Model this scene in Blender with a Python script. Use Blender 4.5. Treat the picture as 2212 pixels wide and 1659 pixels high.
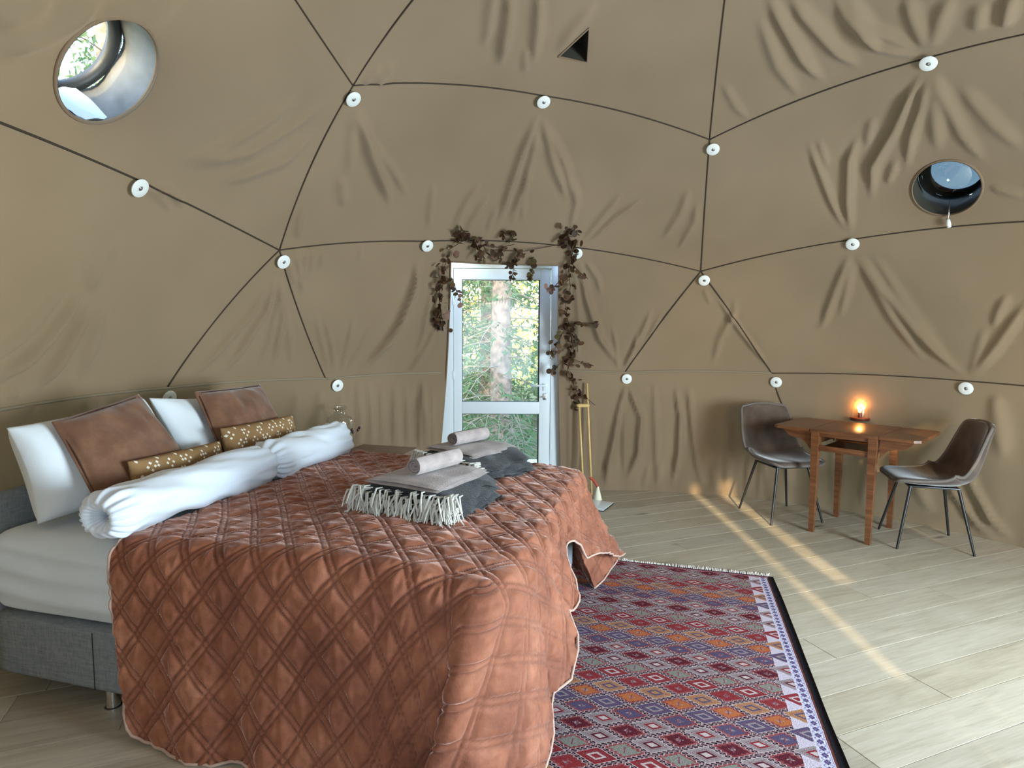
import bpy, bmesh, math, random
import numpy as np
from math import sin, cos, pi, radians, degrees, sqrt, atan2, hypot
from mathutils import Vector, Matrix, Quaternion

# ------------------------------------------------------------------ scene clear
for o in list(bpy.data.objects):
    bpy.data.objects.remove(o, do_unlink=True)
SC = bpy.context.scene
COL = SC.collection
random.seed(7)
RNG = np.random.default_rng(7)

# ------------------------------------------------------------------ camera
FPX, PITCH, ROLL, CAMH = 1307.24, .0871745, .0058367, 1.45
cam_d = bpy.data.cameras.new('camera')
cam = bpy.data.objects.new('camera', cam_d)
COL.objects.link(cam)
cam_d.sensor_width = 36
cam_d.lens = FPX / 2212 * 36
cam_d.clip_start = .05
cam_d.clip_end = 300
cam.matrix_world = Matrix.Translation((0, 0, CAMH)) @ Matrix.Rotation(pi/2 - PITCH, 4, 'X') @ Matrix.Rotation(ROLL, 4, 'Z')
SC.camera = cam

# ------------------------------------------------------------------ world, sun, window light, added fill, exposure
SC.view_settings.view_transform = 'Standard'
SC.view_settings.look = 'None'
SC.view_settings.gamma = 1
SC.view_settings.use_curve_mapping = False
SC.view_settings.exposure = 0.14
W = bpy.data.worlds.new('sky')
SC.world = W
W.use_nodes = True
wn = W.node_tree
wn.nodes.clear()
_sky = wn.nodes.new('ShaderNodeTexSky')
_sky.sky_type = 'NISHITA'
_sky.sun_disc = False
_sky.sun_elevation = radians(16)
_sky.sun_rotation = radians(182)
_sky.air_density = 1.0
_sky.dust_density = 1.0
_bg = wn.nodes.new('ShaderNodeBackground')
_bg.inputs['Strength'].default_value = 2.6
_wo = wn.nodes.new('ShaderNodeOutputWorld')
wn.links.new(_sky.outputs[0], _bg.inputs[0])
wn.links.new(_bg.outputs[0], _wo.inputs[0])

C0 = np.array([.8747, 2.3814, .4995])      # centre of the dome
RS = 3.1245                                # its radius
KW = 3.078                                 # radius of the upright wall round the floor

def link_light(name, kind, loc, aim=None, **kw):
    d = bpy.data.lights.new(name, kind)
    for k, v in kw.items():
        setattr(d, k, v)
    o = bpy.data.objects.new(name, d)
    COL.objects.link(o)
    o.location = loc
    if aim is not None:
        o.rotation_euler = (Vector(aim) - Vector(loc)).to_track_quat('-Z', 'Y').to_euler()
    return o

# low warm sun standing behind the camera, it shines through the trees and the big window
link_light('sun', 'SUN', (1, -12, 6), aim=(1.45, 0, 1.44), energy=7, angle=radians(.8), color=(1.0, .76, .46))
# daylight of the open sky through the panoramic window, then an added fill
def area_light(name, lon, w, h, z, energy, col, rad=3.25):
    d = np.array([cos(radians(lon)), sin(radians(lon)), 0])
    p = C0*[1, 1, 0] + d*rad + np.array([0, 0, z])
    link_light(name, 'AREA', p, aim=p - d + np.array([0, 0, -.12]), energy=energy, color=col,
               shape='RECTANGLE', size=w, size_y=h)
area_light('window_daylight', -32, 1.85, 1.4, 1.02, 350, (.76, .89, 1.0))
area_light('blind_fill', -114, 1.4, 1.5, 1.30, 21, (.66, .84, 1.0), 2.78)  # added fill lamp, stands in the room in front of the blind

# ------------------------------------------------------------------ camera rays -> points on real surfaces
_cp, _sp, _cr, _sr = cos(PITCH), sin(PITCH), cos(ROLL), sin(ROLL)
EYE = np.array([0, 0, CAMH])
def ray(x, y):
    a, b = x-1106, y-829.5
    X = a*_cr + b*_sr
    Y = -a*_sr + b*_cr
    d = (X/FPX, 1.0, -Y/FPX)
    return np.array([d[0], d[1]*_cp + d[2]*_sp, -d[1]*_sp + d[2]*_cp])
def atz(x, y, z):
    d = ray(x, y)
    return EYE + d*((z-CAMH)/d[2])
def aty(x, y, Y):
    d = ray(x, y)
    return EYE + d*(Y/d[1])
def sph(x, y, R=RS):
    d = ray(x, y)
    o = EYE-C0
    a = d@d; b = d@o; c = o@o-R*R
    return EYE + d*((-b+sqrt(b*b-a*c))/a)
def cyl(x, y, R=KW):
    d = ray(x, y)
    o = (EYE-C0)[:2]
    a = d[:2]@d[:2]; b = d[:2]@o; c = o@o-R*R
    return EYE + d*((-b+sqrt(b*b-a*c))/a)
BA = radians(-15.1)
BU = np.array([cos(BA), sin(BA), 0.]); BV = np.array([-sin(BA), cos(BA), 0.])
def uvz(u, v, z):                      # bed frame -> world
    return BU*u + BV*v + np.array([0, 0, z])
def onu(x, y, U):                      # pixel ray -> plane u = U of the bed frame, as (u, v, z)
    d = ray(x, y)
    t = (U - EYE@BU)/(d@BU)
    p = EYE + d*t
    return np.array([U, p@BV, p[2]])

# ------------------------------------------------------------------ object helpers
def tag(o, label=None, cat=None, group=None, kind=None):
    if label: o['label'] = label
    if cat: o['category'] = cat
    if group: o['group'] = group
    if kind: o['kind'] = kind
    return o

def empty(name, loc=(0, 0, 0), rotz=0, **kw):
    o = bpy.data.objects.new(name, None)
    o.empty_display_size = .1
    COL.objects.link(o)
    o.location = loc
    o.rotation_euler = (0, 0, rotz)
    return tag(o, **kw)

def wmat(o):
    m = Matrix.Translation(o.location) @ o.rotation_euler.to_matrix().to_4x4()
    return wmat(o.parent) @ m if o.parent else m

def mk(name, V, F, mat=None, parent=None, smooth=True, world=False, uv=None, sharp=None, **kw):
    """one mesh object; V are local coordinates, or world ones when world=True"""
    V = np.asarray(V, dtype=float).reshape(-1, 3)
    if world and parent is not None:
        mi = np.array(wmat(parent).inverted())
        V = V @ mi[:3, :3].T + mi[:3, 3]
    me = bpy.data.meshes.new(name)
    if isinstance(F, np.ndarray):
        n, k = F.shape
        me.vertices.add(len(V)); me.vertices.foreach_set('co', V.ravel())
        me.loops.add(n*k); me.loops.foreach_set('vertex_index', F.astype(np.int32).ravel())
        me.polygons.add(n)
        me.polygons.foreach_set('loop_start', np.arange(n, dtype=np.int32)*k)
        me.polygons.foreach_set('loop_total', np.full(n, k, dtype=np.int32))
        me.update(calc_edges=True)
    else:
        me.from_pydata([tuple(v) for v in V], [], F)
    if uv is not None:
        l = me.uv_layers.new(name='UVMap')
        idx = np.empty(len(me.loops), dtype=np.int32)
        me.loops.foreach_get('vertex_index', idx)
        l.data.foreach_set('uv', np.asarray(uv, dtype=float)[idx].ravel())
    me.validate()
    if smooth:
        me.polygons.foreach_set('use_smooth', np.ones(len(me.polygons), dtype=bool))
        if sharp:
            me.set_sharp_from_angle(angle=radians(sharp))
    o = bpy.data.objects.new(name, me)
    COL.objects.link(o)
    if mat: me.materials.append(mat)
    if parent is not None: o.parent = parent
    return tag(o, **kw)

class MB:
    """collects shapes, builds ONE mesh"""
    def __init__(s): s.V = []; s.F = []
    def add(s, V, F):
        n = len(s.V)
        s.V += [tuple(v) for v in V]
        s.F += [tuple(i+n for i in f) for f in F]
        return s
    def box(s, a, b, M=None, bev=0.0):
        x0, y0, z0 = a; x1, y1, z1 = b
        if bev > 0:
            bm = bmesh.new()
            bmesh.ops.create_cube(bm, size=1)
            for v in bm.verts:
                v.co = Vector(((x0+x1)/2+v.co.x*(x1-x0), (y0+y1)/2+v.co.y*(y1-y0), (z0+z1)/2+v.co.z*(z1-z0)))
            bmesh.ops.bevel(bm, geom=bm.edges[:], offset=bev, segments=2, profile=.6, affect='EDGES')
            bm.verts.index_update()
            V = [v.co.copy() for v in bm.verts]; F = [[v.index for v in f.verts] for f in bm.faces]
            bm.free()
        else:
            V = [(x, y, z) for z in (z0, z1) for y in (y0, y1) for x in (x0, x1)]
            F = [(0, 2, 3, 1), (4, 5, 7, 6), (0, 1, 5, 4), (2, 6, 7, 3), (0, 4, 6, 2), (1, 3, 7, 5)]
        if M is not None: V = [M @ Vector(v) for v in V]
        return s.add(V, F)
    def prism(s, pts, z0, z1, M=None):
        n = len(pts)
        V = [(x, y, z0) for x, y in pts] + [(x, y, z1) for x, y in pts]
        F = [tuple(range(n-1, -1, -1)), tuple(range(n, 2*n))] + [(i, (i+1) % n, (i+1) % n+n, i+n) for i in range(n)]
        if M is not None: V = [M @ Vector(v) for v in V]
        return s.add(V, F)
    def tube(s, pts, r, seg=8, cap=True):
        pts = [Vector(p) for p in pts]
        n = len(pts)
        rs = r if hasattr(r, '__len__') else [r]*n
        V = []; F = []
        up = None
        for i, p in enumerate(pts):
            t = (pts[min(i+1, n-1)]-pts[max(i-1, 0)])
            if t.length < 1e-9: t = Vector((0, 0, 1))
            t.normalize()
            if up is None:
                up = Vector((0, 0, 1)) if abs(t.z) < .9 else Vector((1, 0, 0))
            a = t.cross(up)
            if a.length < 1e-6: a = t.cross(Vector((1, 0, 0)))
            a.normalize(); b = a.cross(t).normalized(); up = b
            for k in range(seg):
                th = 2*pi*k/seg
                V.append(p + (a*cos(th)+b*sin(th))*rs[i])
        for i in range(n-1):
            for k in range(seg):
                k2 = (k+1) % seg
                F.append((i*seg+k, (i+1)*seg+k, (i+1)*seg+k2, i*seg+k2))
        if cap:
            F.append(tuple(range(seg))); F.append(tuple((n-1)*seg+k for k in range(seg-1, -1, -1)))
        return s.add(V, F)
    def lathe(s, prof, seg=32, M=None, cap=True):
        V = []; F = []
        n = len(prof)
        for r, z in prof:
            for k in range(seg):
                th = 2*pi*k/seg
                V.append((r*cos(th), r*sin(th), z))
        for i in range(n-1):
            for k in range(seg):
                k2 = (k+1) % seg
                F.append((i*seg+k, i*seg+k2, (i+1)*seg+k2, (i+1)*seg+k))
        if cap:
            F.append(tuple(range(seg-1, -1, -1))); F.append(tuple((n-1)*seg+k for k in range(seg)))
        if M is not None: V = [M @ Vector(v) for v in V]
        return s.add(V, F)
    def obj(s, name, mat, parent=None, smooth=True, sharp=40, **kw):
        return mk(name, s.V, s.F, mat, parent, smooth=smooth, sharp=sharp, **kw)

def gridfaces(nu, nv, wrap=False):
    i = np.arange(nu-1)[:, None]; j = np.arange(nv-1 if not wrap else nv)[None, :]
    j2 = (j+1) % nv
    a = i*nv+j; b = (i+1)*nv+j; c = (i+1)*nv+j2; d = i*nv+j2
    return np.stack(np.broadcast_arrays(a, b, c, d), -1).reshape(-1, 4)

def copy_tree(o, parent=None):
    c = o.copy()
    COL.objects.link(c)
    c.parent = parent
    for ch in [k for k in KIDS.get(o.name, [])]:
        copy_tree(ch, c)
    return c
KIDS = {}
def refresh_kids():
    KIDS.clear()
    for o in COL.objects:
        if o.parent: KIDS.setdefault(o.parent.name, []).append(o)

# smooth value noise on arrays
def vnoise(x, y, seed=0):
    xi = np.floor(x).astype(int); yi = np.floor(y).astype(int)
    fx = x-xi; fy = y-yi
    fx = fx*fx*(3-2*fx); fy = fy*fy*(3-2*fy)
    def h(a, b):
        n = (a*374761393 + b*668265263 + seed*982451653) & 0x7fffffff
        n = (n ^ (n >> 13))*1274126177 & 0x7fffffff
        return ((n ^ (n >> 16)) & 0xffff)/65535.*2-1
    return (h(xi, yi)*(1-fx)+h(xi+1, yi)*fx)*(1-fy) + (h(xi, yi+1)*(1-fx)+h(xi+1, yi+1)*fx)*fy

# ------------------------------------------------------------------ node helpers
class N:
    """a value in a shader node tree with arithmetic"""
    def __init__(s, t, sock): s.t = t; s.s = sock
    def _m(s, op, *a):
        n = s.t.nodes.new('ShaderNodeMath'); n.operation = op
        for i, x in enumerate((s,)+a):
            if isinstance(x, N): s.t.links.new(x.s, n.inputs[i])
            else: n.inputs[i].default_value = x
        return N(s.t, n.outputs[0])
    def __add__(s, o): return s._m('ADD', o)
    __radd__ = __add__
    def __sub__(s, o): return s._m('SUBTRACT', o)
    def __mul__(s, o): return s._m('MULTIPLY', o)
    __rmul__ = __mul__
    def __truediv__(s, o): return s._m('DIVIDE', o)
    def __neg__(s): return s._m('MULTIPLY', -1.)
    def lt(s, o): return s._m('LESS_THAN', o)
    def gt(s, o): return s._m('GREATER_THAN', o)
    def abs(s): return s._m('ABSOLUTE')
    def floor(s): return s._m('FLOOR')
    def frac(s): return s._m('FRACT')
    def min(s, o): return s._m('MINIMUM', o)
    def max(s, o): return s._m('MAXIMUM', o)
    def mod(s, o): return s._m('FLOORED_MODULO', o)
    def pingpong(s, o): return s._m('PINGPONG', o)

class Mat:
    def __init__(s, name, rough=.8, color=(.5, .5, .5), metal=0., spec=.5, **kw):
        s.m = bpy.data.materials.new(name)
        s.m.use_nodes = True
        s.t = s.m.node_tree
        s.b = s.t.nodes['Principled BSDF']
        s.b.inputs['Base Color'].default_value = (*color, 1)
        s.b.inputs['Roughness'].default_value = rough
        s.b.inputs['Metallic'].default_value = metal
        s.b.inputs['Specular IOR Level'].default_value = spec
        for k, v in kw.items():
            s.b.inputs[k.replace('_', ' ')].default_value = v
    def coord(s, which='Object', scale=(1, 1, 1), rot=(0, 0, 0), loc=(0, 0, 0)):
        tc = s.t.nodes.new('ShaderNodeTexCoord')
        mp = s.t.nodes.new('ShaderNodeMapping')
        mp.inputs['Scale'].default_value = scale
        mp.inputs['Rotation'].default_value = rot
        mp.inputs['Location'].default_value = loc
        s.t.links.new(tc.outputs[which], mp.inputs[0])
        return mp.outputs[0]
    def noise(s, vec, scale=5, detail=3, rough=.5, dist=0):
        n = s.t.nodes.new('ShaderNodeTexNoise')
        n.inputs['Scale'].default_value = scale
        n.inputs['Detail'].default_value = detail
        n.inputs['Roughness'].default_value = rough
        n.inputs['Distortion'].default_value = dist
        s.t.links.new(vec, n.inputs['Vector'])
        return N(s.t, n.outputs['Fac'])
    def ramp(s, fac, stops, interp='LINEAR'):
        r = s.t.nodes.new('ShaderNodeValToRGB')
        r.color_ramp.interpolation = interp
        e = r.color_ramp.elements
        while len(e) < len(stops): e.new(.5)
        for el, (p, c) in zip(e, stops):
            el.position = p; el.color = (*c, 1) if len(c) == 3 else c
        s.t.links.new(fac.s if isinstance(fac, N) else fac, r.inputs[0])
        return r.outputs[0]
    def mix(s, fac, a, b, mode='MIX'):
        n = s.t.nodes.new('ShaderNodeMix'); n.data_type = 'RGBA'; n.blend_type = mode
        def put(i, x):
            if isinstance(x, N): s.t.links.new(x.s, n.inputs[i])
            elif isinstance(x, tuple): n.inputs[i].default_value = (*x, 1)
            elif isinstance(x, (int, float)): n.inputs[i].default_value = x
            else: s.t.links.new(x, n.inputs[i])
        put(0, fac); put(6, a); put(7, b)
        return n.outputs[2]
    def color(s, sock): s.t.links.new(sock, s.b.inputs['Base Color']); return s
    def bump(s, h, strength=.3, dist=.01):
        n = s.t.nodes.new('ShaderNodeBump')
        n.inputs['Strength'].default_value = strength
        n.inputs['Distance'].default_value = dist
        s.t.links.new(h.s if isinstance(h, N) else h, n.inputs['Height'])
        s.t.links.new(n.outputs[0], s.b.inputs['Normal'])
        return s
    def xyz(s, vec):
        n = s.t.nodes.new('ShaderNodeSeparateXYZ')
        s.t.links.new(vec, n.inputs[0])
        return [N(s.t, o) for o in n.outputs]
    def objrand(s):
        return N(s.t, s.t.nodes.new('ShaderNodeObjectInfo').outputs['Random'])

def plain(name, color, rough=.6, nscale=0, namp=.15, bump=0, **kw):
    M = Mat(name, rough, color, **kw)
    if nscale:
        v = M.coord()
        n = M.noise(v, nscale, 4)
        lo = tuple(c*(1-namp) for c in color); hi = tuple(min(1, c*(1+namp)) for c in color)
        M.color(M.ramp(n, [(.3, lo), (.7, hi)]))
        if bump: M.bump(n, bump, .01)
    return M.m

# ------------------------------------------------------------------ materials
def liner_mat():
    M = Mat('liner_fabric', .88, (.3, .24, .16), spec=.25, Sheen_Weight=.15, Sheen_Roughness=.5)
    v = M.coord()
    n = M.noise(v, 1.3, 2)
    M.color(M.ramp(n, [(.3, (.205, .140, .084)), (.7, (.247, .171, .106))]))
    w = M.noise(v, 420, 2)
    M.bump(w, .12, .002)
    tr = M.t.nodes.new('ShaderNodeBsdfTranslucent')
    tr.inputs[0].default_value = (.36, .28, .15, 1)
    mx = M.t.nodes.new('ShaderNodeMixShader')
    mx.inputs[0].default_value = .035
    out = [x for x in M.t.nodes if x.type == 'OUTPUT_MATERIAL'][0]
    M.t.links.new(M.b.outputs[0], mx.inputs[1]); M.t.links.new(tr.outputs[0], mx.inputs[2])
    M.t.links.new(mx.outputs[0], out.inputs[0])
    return M.m
LINER = liner_mat()
SEAM = plain('seam_cord', (.045, .03, .018), .9)
PIPING = plain('liner_piping', (.25, .2, .13), .9)
WHITE_PLASTIC = plain('white_plastic', (.80, .83, .80), .35)
DOORWHITE = plain('door_paint', (.82, .89, .93), .3)
GASKET = plain('dark_gasket', (.02, .022, .022), .5)
STEEL = plain('brushed_steel', (.62, .62, .62), .28, metal=1.0)
CHROME = plain('chrome', (.85, .85, .86), .08, metal=1.0)
SCREW = plain('screw_zinc', (.22, .21, .2), .4, metal=.8)
BLACKMETAL = plain('black_metal', (.012, .012, .013), .38)
def glass_mat(name, tint, gloss=.08, rough=.02):
    m = bpy.data.materials.new(name); m.use_nodes = True
    t = m.node_tree; t.nodes.clear()
    o = t.nodes.new('ShaderNodeOutputMaterial')
    a = t.nodes.new('ShaderNodeBsdfTransparent'); a.inputs[0].default_value = (*tint, 1)
    g = t.nodes.new('ShaderNodeBsdfGlossy'); g.inputs['Roughness'].default_value = rough
    f0 = t.nodes.new('ShaderNodeLayerWeight'); f0.inputs[0].default_value = .5
    f = t.nodes.new('ShaderNodeMath'); f.operation = 'POWER'; f.inputs[1].default_value = 4.5
    t.links.new(f0.outputs['Facing'], f.inputs[0])
    ad = t.nodes.new('ShaderNodeMath'); ad.operation = 'ADD'; ad.inputs[1].default_value = gloss
    ad.use_clamp = True
    mx = t.nodes.new('ShaderNodeMixShader')
    t.links.new(f.outputs[0], ad.inputs[0]); t.links.new(ad.outputs[0], mx.inputs[0])
    t.links.new(a.outputs[0], mx.inputs[1]); t.links.new(g.outputs[0], mx.inputs[2])
    t.links.new(mx.outputs[0], o.inputs[0])
    return m
PANE = glass_mat('window_glass', (.93, .97, .97), .045)
JARGLASS = glass_mat('jar_glass', (.93, .95, .93), .10, .05)
BUBBLE = glass_mat('smoked_dome_glass', (.022, .027, .030), .14, .05)

# ================================================================== THE DOME
YAW = 1.31087
LA = math.atan(.5)
def llv(lat, lon): return np.array([cos(lat)*cos(lon), cos(lat)*sin(lon), sin(lat)])
def nrm(v): return v/np.linalg.norm(v)
UPV = np.array([0, 0, 1.])
UU = [llv(LA, YAW + radians(72*i)) for i in range(5)]
LL = [llv(-LA, YAW + radians(72*i+36)) for i in range(5)]
# where the seams really meet (read from the photograph), these nodes override the ideal geodesic ones
JUNC = [(360, 838), (703, 818), (1350, 804), (1667, 806), (2092, 823),
        (290, 385), (603, 540), (920, 521), (1243, 534), (1514, 586), (1841, 517),
        (762, 184), (1172, 206), (1533, 301), (2005, 124)]
JV = [nrm(sph(*j)-C0) for j in JUNC]
def node(*ws):
    v = nrm(sum(w*a for w, a in ws))
    for j in JV:
        if np.linalg.norm(j-v)*RS < .16: return j
    return v
def P2px(p):
    q = p-EYE
    d = q[1]*_cp - q[2]*_sp; u = q[2]*_cp + q[1]*_sp
    if d < .05: return None
    return (1106 + q[0]/d*FPX, 829.5 - u/d*FPX)

# folds of the cloth: poly-lines on the dome with a half width and a height (cm)
FOLDS = [
 ([(766,228),(800,330),(848,450)],.030,2.6), ([(764,235),(760,300),(752,380)],.03,1.0), ([(790,290),(850,370),(885,430)],.022,1.1), ([(735,380),(742,450)],.03,1.2),
 ([(1168,235),(1130,320),(1070,500)],.022,2.2), ([(1165,260),(1140,380),(1095,490)],.020,1.6), ([(1170,250),(1195,350),(1228,440)],.026,2.0), ([(1180,260),(1222,360),(1247,455)],.024,1.7),
 ([(1140,340),(1130,430),(1128,490)],.018,.9), ([(1165,300),(1162,340)],.02,.8), ([(1125,420),(1105,490)],.014,.8),
 ([(1103,-40),(1092,60),(1078,150)],.030,2.6), ([(1165,-40),(1160,60),(1148,150)],.026,2.0), ([(1065,-40),(1055,60),(1040,110)],.026,1.4), ([(1135,100),(1134,160)],.018,1.0), ([(1290,0),(1240,60),(1200,120)],.03,1.0),
 ([(1268,525),(1330,470),(1395,425)],.020,1.6), ([(1258,522),(1300,470),(1350,410)],.020,1.4), ([(1430,520),(1470,460),(1490,400)],.024,1.2), ([(1462,545),(1500,480),(1508,430)],.022,1.2), ([(1230,500),(1246,430),(1240,380)],.018,1.2),
 ([(975,500),(1010,430),(1045,385)],.018,1.4), ([(1000,510),(1035,450),(1062,420)],.018,1.3), ([(925,500),(930,440),(938,390)],.016,1.0), ([(1050,505),(1075,440)],.014,.9), ([(815,190),(830,160),(850,130)],.03,1.0), ([(782,185),(800,165),(825,140)],.02,1.0),
 ([(385,350),(470,325),(560,270),(655,200)],.030,1.5), ([(395,362),(540,325),(650,258),(715,215)],.030,1.6), ([(470,400),(615,345),(690,275)],.028,1.4), ([(640,520),(648,470),(660,440)],.02,1.0),
 ([(320,402),(362,412),(400,445)],.016,1.3), ([(300,395),(345,425),(375,460)],.016,.8), ([(-20,120),(100,70),(230,-10)],.04,1.8), ([(-20,60),(60,20),(120,-20)],.04,1.4), ([(400,-10),(300,40),(180,50)],.05,.8),
 ([(-20,835),(60,770),(130,690),(185,615)],.026,2.8), ([(75,850),(125,780),(170,700),(205,640)],.024,2.4), ([(-20,790),(60,720),(120,650),(160,600)],.022,1.2), ([(170,820),(205,740),(225,640)],.030,1.2), ([(190,640),(215,570),(260,500)],.04,1.2), ([(20,860),(40,840)],.02,1.0),
 ([(598,585),(575,670),(510,770),(470,812)],.020,1.7), ([(604,590),(608,690),(590,800)],.018,1.5), ([(592,600),(540,680),(460,770),(400,825)],.018,1.4), ([(606,620),(580,740),(555,800)],.014,1.1), ([(610,640),(625,730),(630,800)],.016,.8),
 ([(912,545),(885,650),(840,740),(765,812)],.026,2.8), ([(900,545),(895,610),(860,700),(790,790)],.018,1.5), ([(945,700),(915,760),(878,815)],.018,1.6), ([(935,620),(915,720),(895,780)],.018,1.3), ([(735,812),(752,740),(765,680)],.013,1.1), ([(722,808),(715,740),(700,680)],.013,1.0), ([(745,812),(785,740),(812,690)],.012,.9), ([(712,808),(690,720),(680,670)],.012,.8),
 ([(640,545),(646,590),(655,640)],.014,1.1), ([(658,545),(656,600)],.013,1.0), ([(676,545),(668,590)],.013,.9), ([(700,545),(690,580)],.013,.8), ([(780,530),(775,570)],.013,.5), ([(620,560),(640,620)],.015,1.0),
 ([(1248,552),(1265,640),(1295,730),(1345,800)],.024,2.8), ([(1240,560),(1250,680),(1245,800)],.018,1.4), ([(1262,560),(1290,600),(1300,640)],.018,1.2), ([(1342,800),(1382,730),(1412,660)],.018,1.6), ([(1346,802),(1370,750),(1378,710)],.012,1.2), ([(1335,800),(1330,740),(1322,700)],.014,1.1), ([(1345,800),(1400,730),(1440,660)],.016,.9),
 ([(1540,790),(1558,720),(1605,650)],.022,1.2), ([(1555,740),(1580,690),(1590,640)],.018,.8), ([(1548,640),(1600,715),(1662,795)],.016,1.8), ([(1520,620),(1535,660)],.014,.7),
 ([(1838,545),(1812,610),(1778,700),(1765,720)],.024,2.0), ([(1842,560),(1826,640),(1812,690)],.022,1.4), ([(1848,545),(1880,600),(1925,680),(2005,790)],.024,2.2), ([(1860,545),(1905,620),(1980,715),(2085,818)],.022,2.4), ([(1880,540),(1950,650),(2030,760),(2088,815)],.03,1.2), ([(2098,818),(2160,740),(2230,640)],.024,1.9), ([(2145,710),(2160,670),(2180,630)],.02,1.4), ([(2095,818),(2130,700)],.02,.8),
 ([(1995,122),(1898,98),(1826,29),(1800,-20)],.026,2.6), ([(1998,112),(1960,95),(1880,60),(1830,-20)],.024,1.9), ([(1862,148),(1807,108),(1735,29),(1700,-20)],.028,2.3), ([(1782,182),(1735,127),(1674,18),(1655,-20)],.026,2.4), ([(1731,212),(1681,145),(1637,29)],.026,1.4), ([(2003,112),(1970,29),(1955,-20)],.026,1.8), ([(2010,110),(2035,30),(2060,-20)],.03,1.6), ([(2170,62),(2182,10),(2190,-20)],.025,2.2), ([(2110,70),(2120,0)],.03,1.4), ([(1560,175),(1590,230),(1620,260)],.02,1.0), ([(1905,110),(1850,40),(1820,-20)],.02,1.2),
 ([(2002,145),(1960,215),(1934,275),(1886,355),(1882,440)],.022,3.0), ([(2006,150),(1990,230),(1970,289),(1956,370)],.020,2.0), ([(2016,148),(2045,220),(2079,289),(2135,360)],.026,1.5), ([(1858,285),(1835,343),(1832,434),(1838,510)],.022,2.4), ([(1744,300),(1768,360),(1795,430),(1832,508)],.018,1.8), ([(1885,250),(1872,320)],.022,1.2), ([(1936,343),(1916,400)],.018,1.2), ([(2012,150),(2020,253),(2028,335)],.03,1.5), ([(1768,300),(1790,370)],.016,.9), ([(2135,400),(2180,415),(2220,425)],.02,1.0), ([(2070,180),(2150,270),(2220,330)],.03,1.3),
]
SKIRTF = [
 ([(1352,828),(1335,900),(1318,980),(1298,1050)],.022,2.8), ([(1355,832),(1385,900),(1378,980),(1350,1045)],.022,2.8), ([(1345,850),(1338,930),(1340,1040)],.016,-1.6), ([(1458,830),(1470,900),(1466,980),(1450,1062)],.020,2.6), ([(1486,830),(1496,920),(1505,1000),(1522,1062)],.020,2.2), ([(1412,822),(1416,920),(1420,1050)],.018,1.3), ([(1430,990),(1420,1050)],.02,1.0), ([(1316,990),(1308,1050)],.013,1.8), ([(1278,900),(1276,1040)],.018,1.2), ([(1250,830),(1246,1040)],.018,1.3), ([(1228,820),(1232,1040)],.014,1.3), ([(1400,1010),(1388,1060)],.014,1.2), ([(1540,1000),(1545,1068)],.02,1.2), ([(1575,900),(1570,1068)],.03,1.2),
 ([(770,824),(776,900),(770,985)],.020,1.6), ([(795,824),(800,900),(798,985)],.016,1.5), ([(822,822),(824,900),(828,985)],.016,1.6), ([(850,820),(852,900),(855,990)],.018,1.8), ([(874,820),(880,900),(884,990)],.014,1.7), ([(903,818),(896,900),(900,990)],.018,-3.2), ([(912,818),(918,900),(922,990)],.012,2.6), ([(935,820),(932,900),(938,990)],.014,1.0), ([(735,850),(730,960)],.02,1.0), ([(690,840),(680,950)],.03,1.0), ([(640,850),(628,930)],.03,1.0), ([(748,822),(756,870)],.012,1.0),
 ([(1690,900),(1700,1000),(1705,1070)],.03,1.6), ([(1800,950),(1805,1100)],.03,1.0), ([(2035,990),(2060,1060),(2110,1130),(2160,1170)],.020,2.2), ([(2080,960),(2100,1050),(2140,1120),(2200,1180)],.020,2.0), ([(1980,980),(1985,1060),(2020,1120)],.03,1.4), ([(2150,850),(2170,1000)],.04,1.4), ([(1880,980),(1860,1100)],.03,1.2), ([(1620,980),(1612,1078)],.022,1.5), ([(1650,960),(1640,1085)],.02,1.2),
 ([(60,850),(50,900)],.03,1.0), ([(200,850),(190,900)],.03,1.0),
]
def prep(folds, fn):
    out = []
    for pts, s, a in folds:
        q = []
        for i in range(len(pts)-1):          # refine so that the line lies on the curved surface
            for t in np.linspace(0, 1, 4)[:-1]:
                q.append(fn(pts[i][0]*(1-t)+pts[i+1][0]*t, pts[i][1]*(1-t)+pts[i+1][1]*t))
        q.append(fn(*pts[-1]))
        out.append((np.array(q), s, a*.023))
    return out
SF = prep(FOLDS, sph)
KF = prep(SKIRTF, cyl)
def folddisp(P, folds, taper0=.25, gain=1.0):
    D = np.zeros(len(P))
    for q, s, a in folds:
        c = q.mean(0); ext = np.max(np.linalg.norm(q-c, axis=1)) + 4*s
        m = np.where(np.linalg.norm(P-c, axis=1) < ext)[0]
        if not len(m): continue
        X = P[m]
        best = np.full(len(m), 9.); tt = np.zeros(len(m)); side = np.zeros(len(m))
        L = np.linalg.norm(np.diff(q, axis=0), axis=1); cum = np.concatenate([[0], np.cumsum(L)]); tot = cum[-1]
        for i in range(len(q)-1):
            e = q[i+1]-q[i]
            t = np.clip(((X-q[i])@e)/(e@e), 0, 1)
            d = np.linalg.norm(X-q[i]-t[:, None]*e, axis=1)
            k = d < best
            best[k] = d[k]; tt[k] = (cum[i]+t[k]*L[i])/tot
        tp = np.clip(tt/taper0, 0, 1)*np.clip((1-tt)/.3, 0, 1)
        tp = tp*tp*(3-2*tp)
        w = s*(.65+.6*np.sin(pi*np.clip(tt, 0, 1)))
        g = np.exp(-(best/w)**2/1.2)
        D[m] += a*gain*tp*g*1.05 - a*.22*tp*np.exp(-(best/(2.4*w))**2)
    return D

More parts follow.
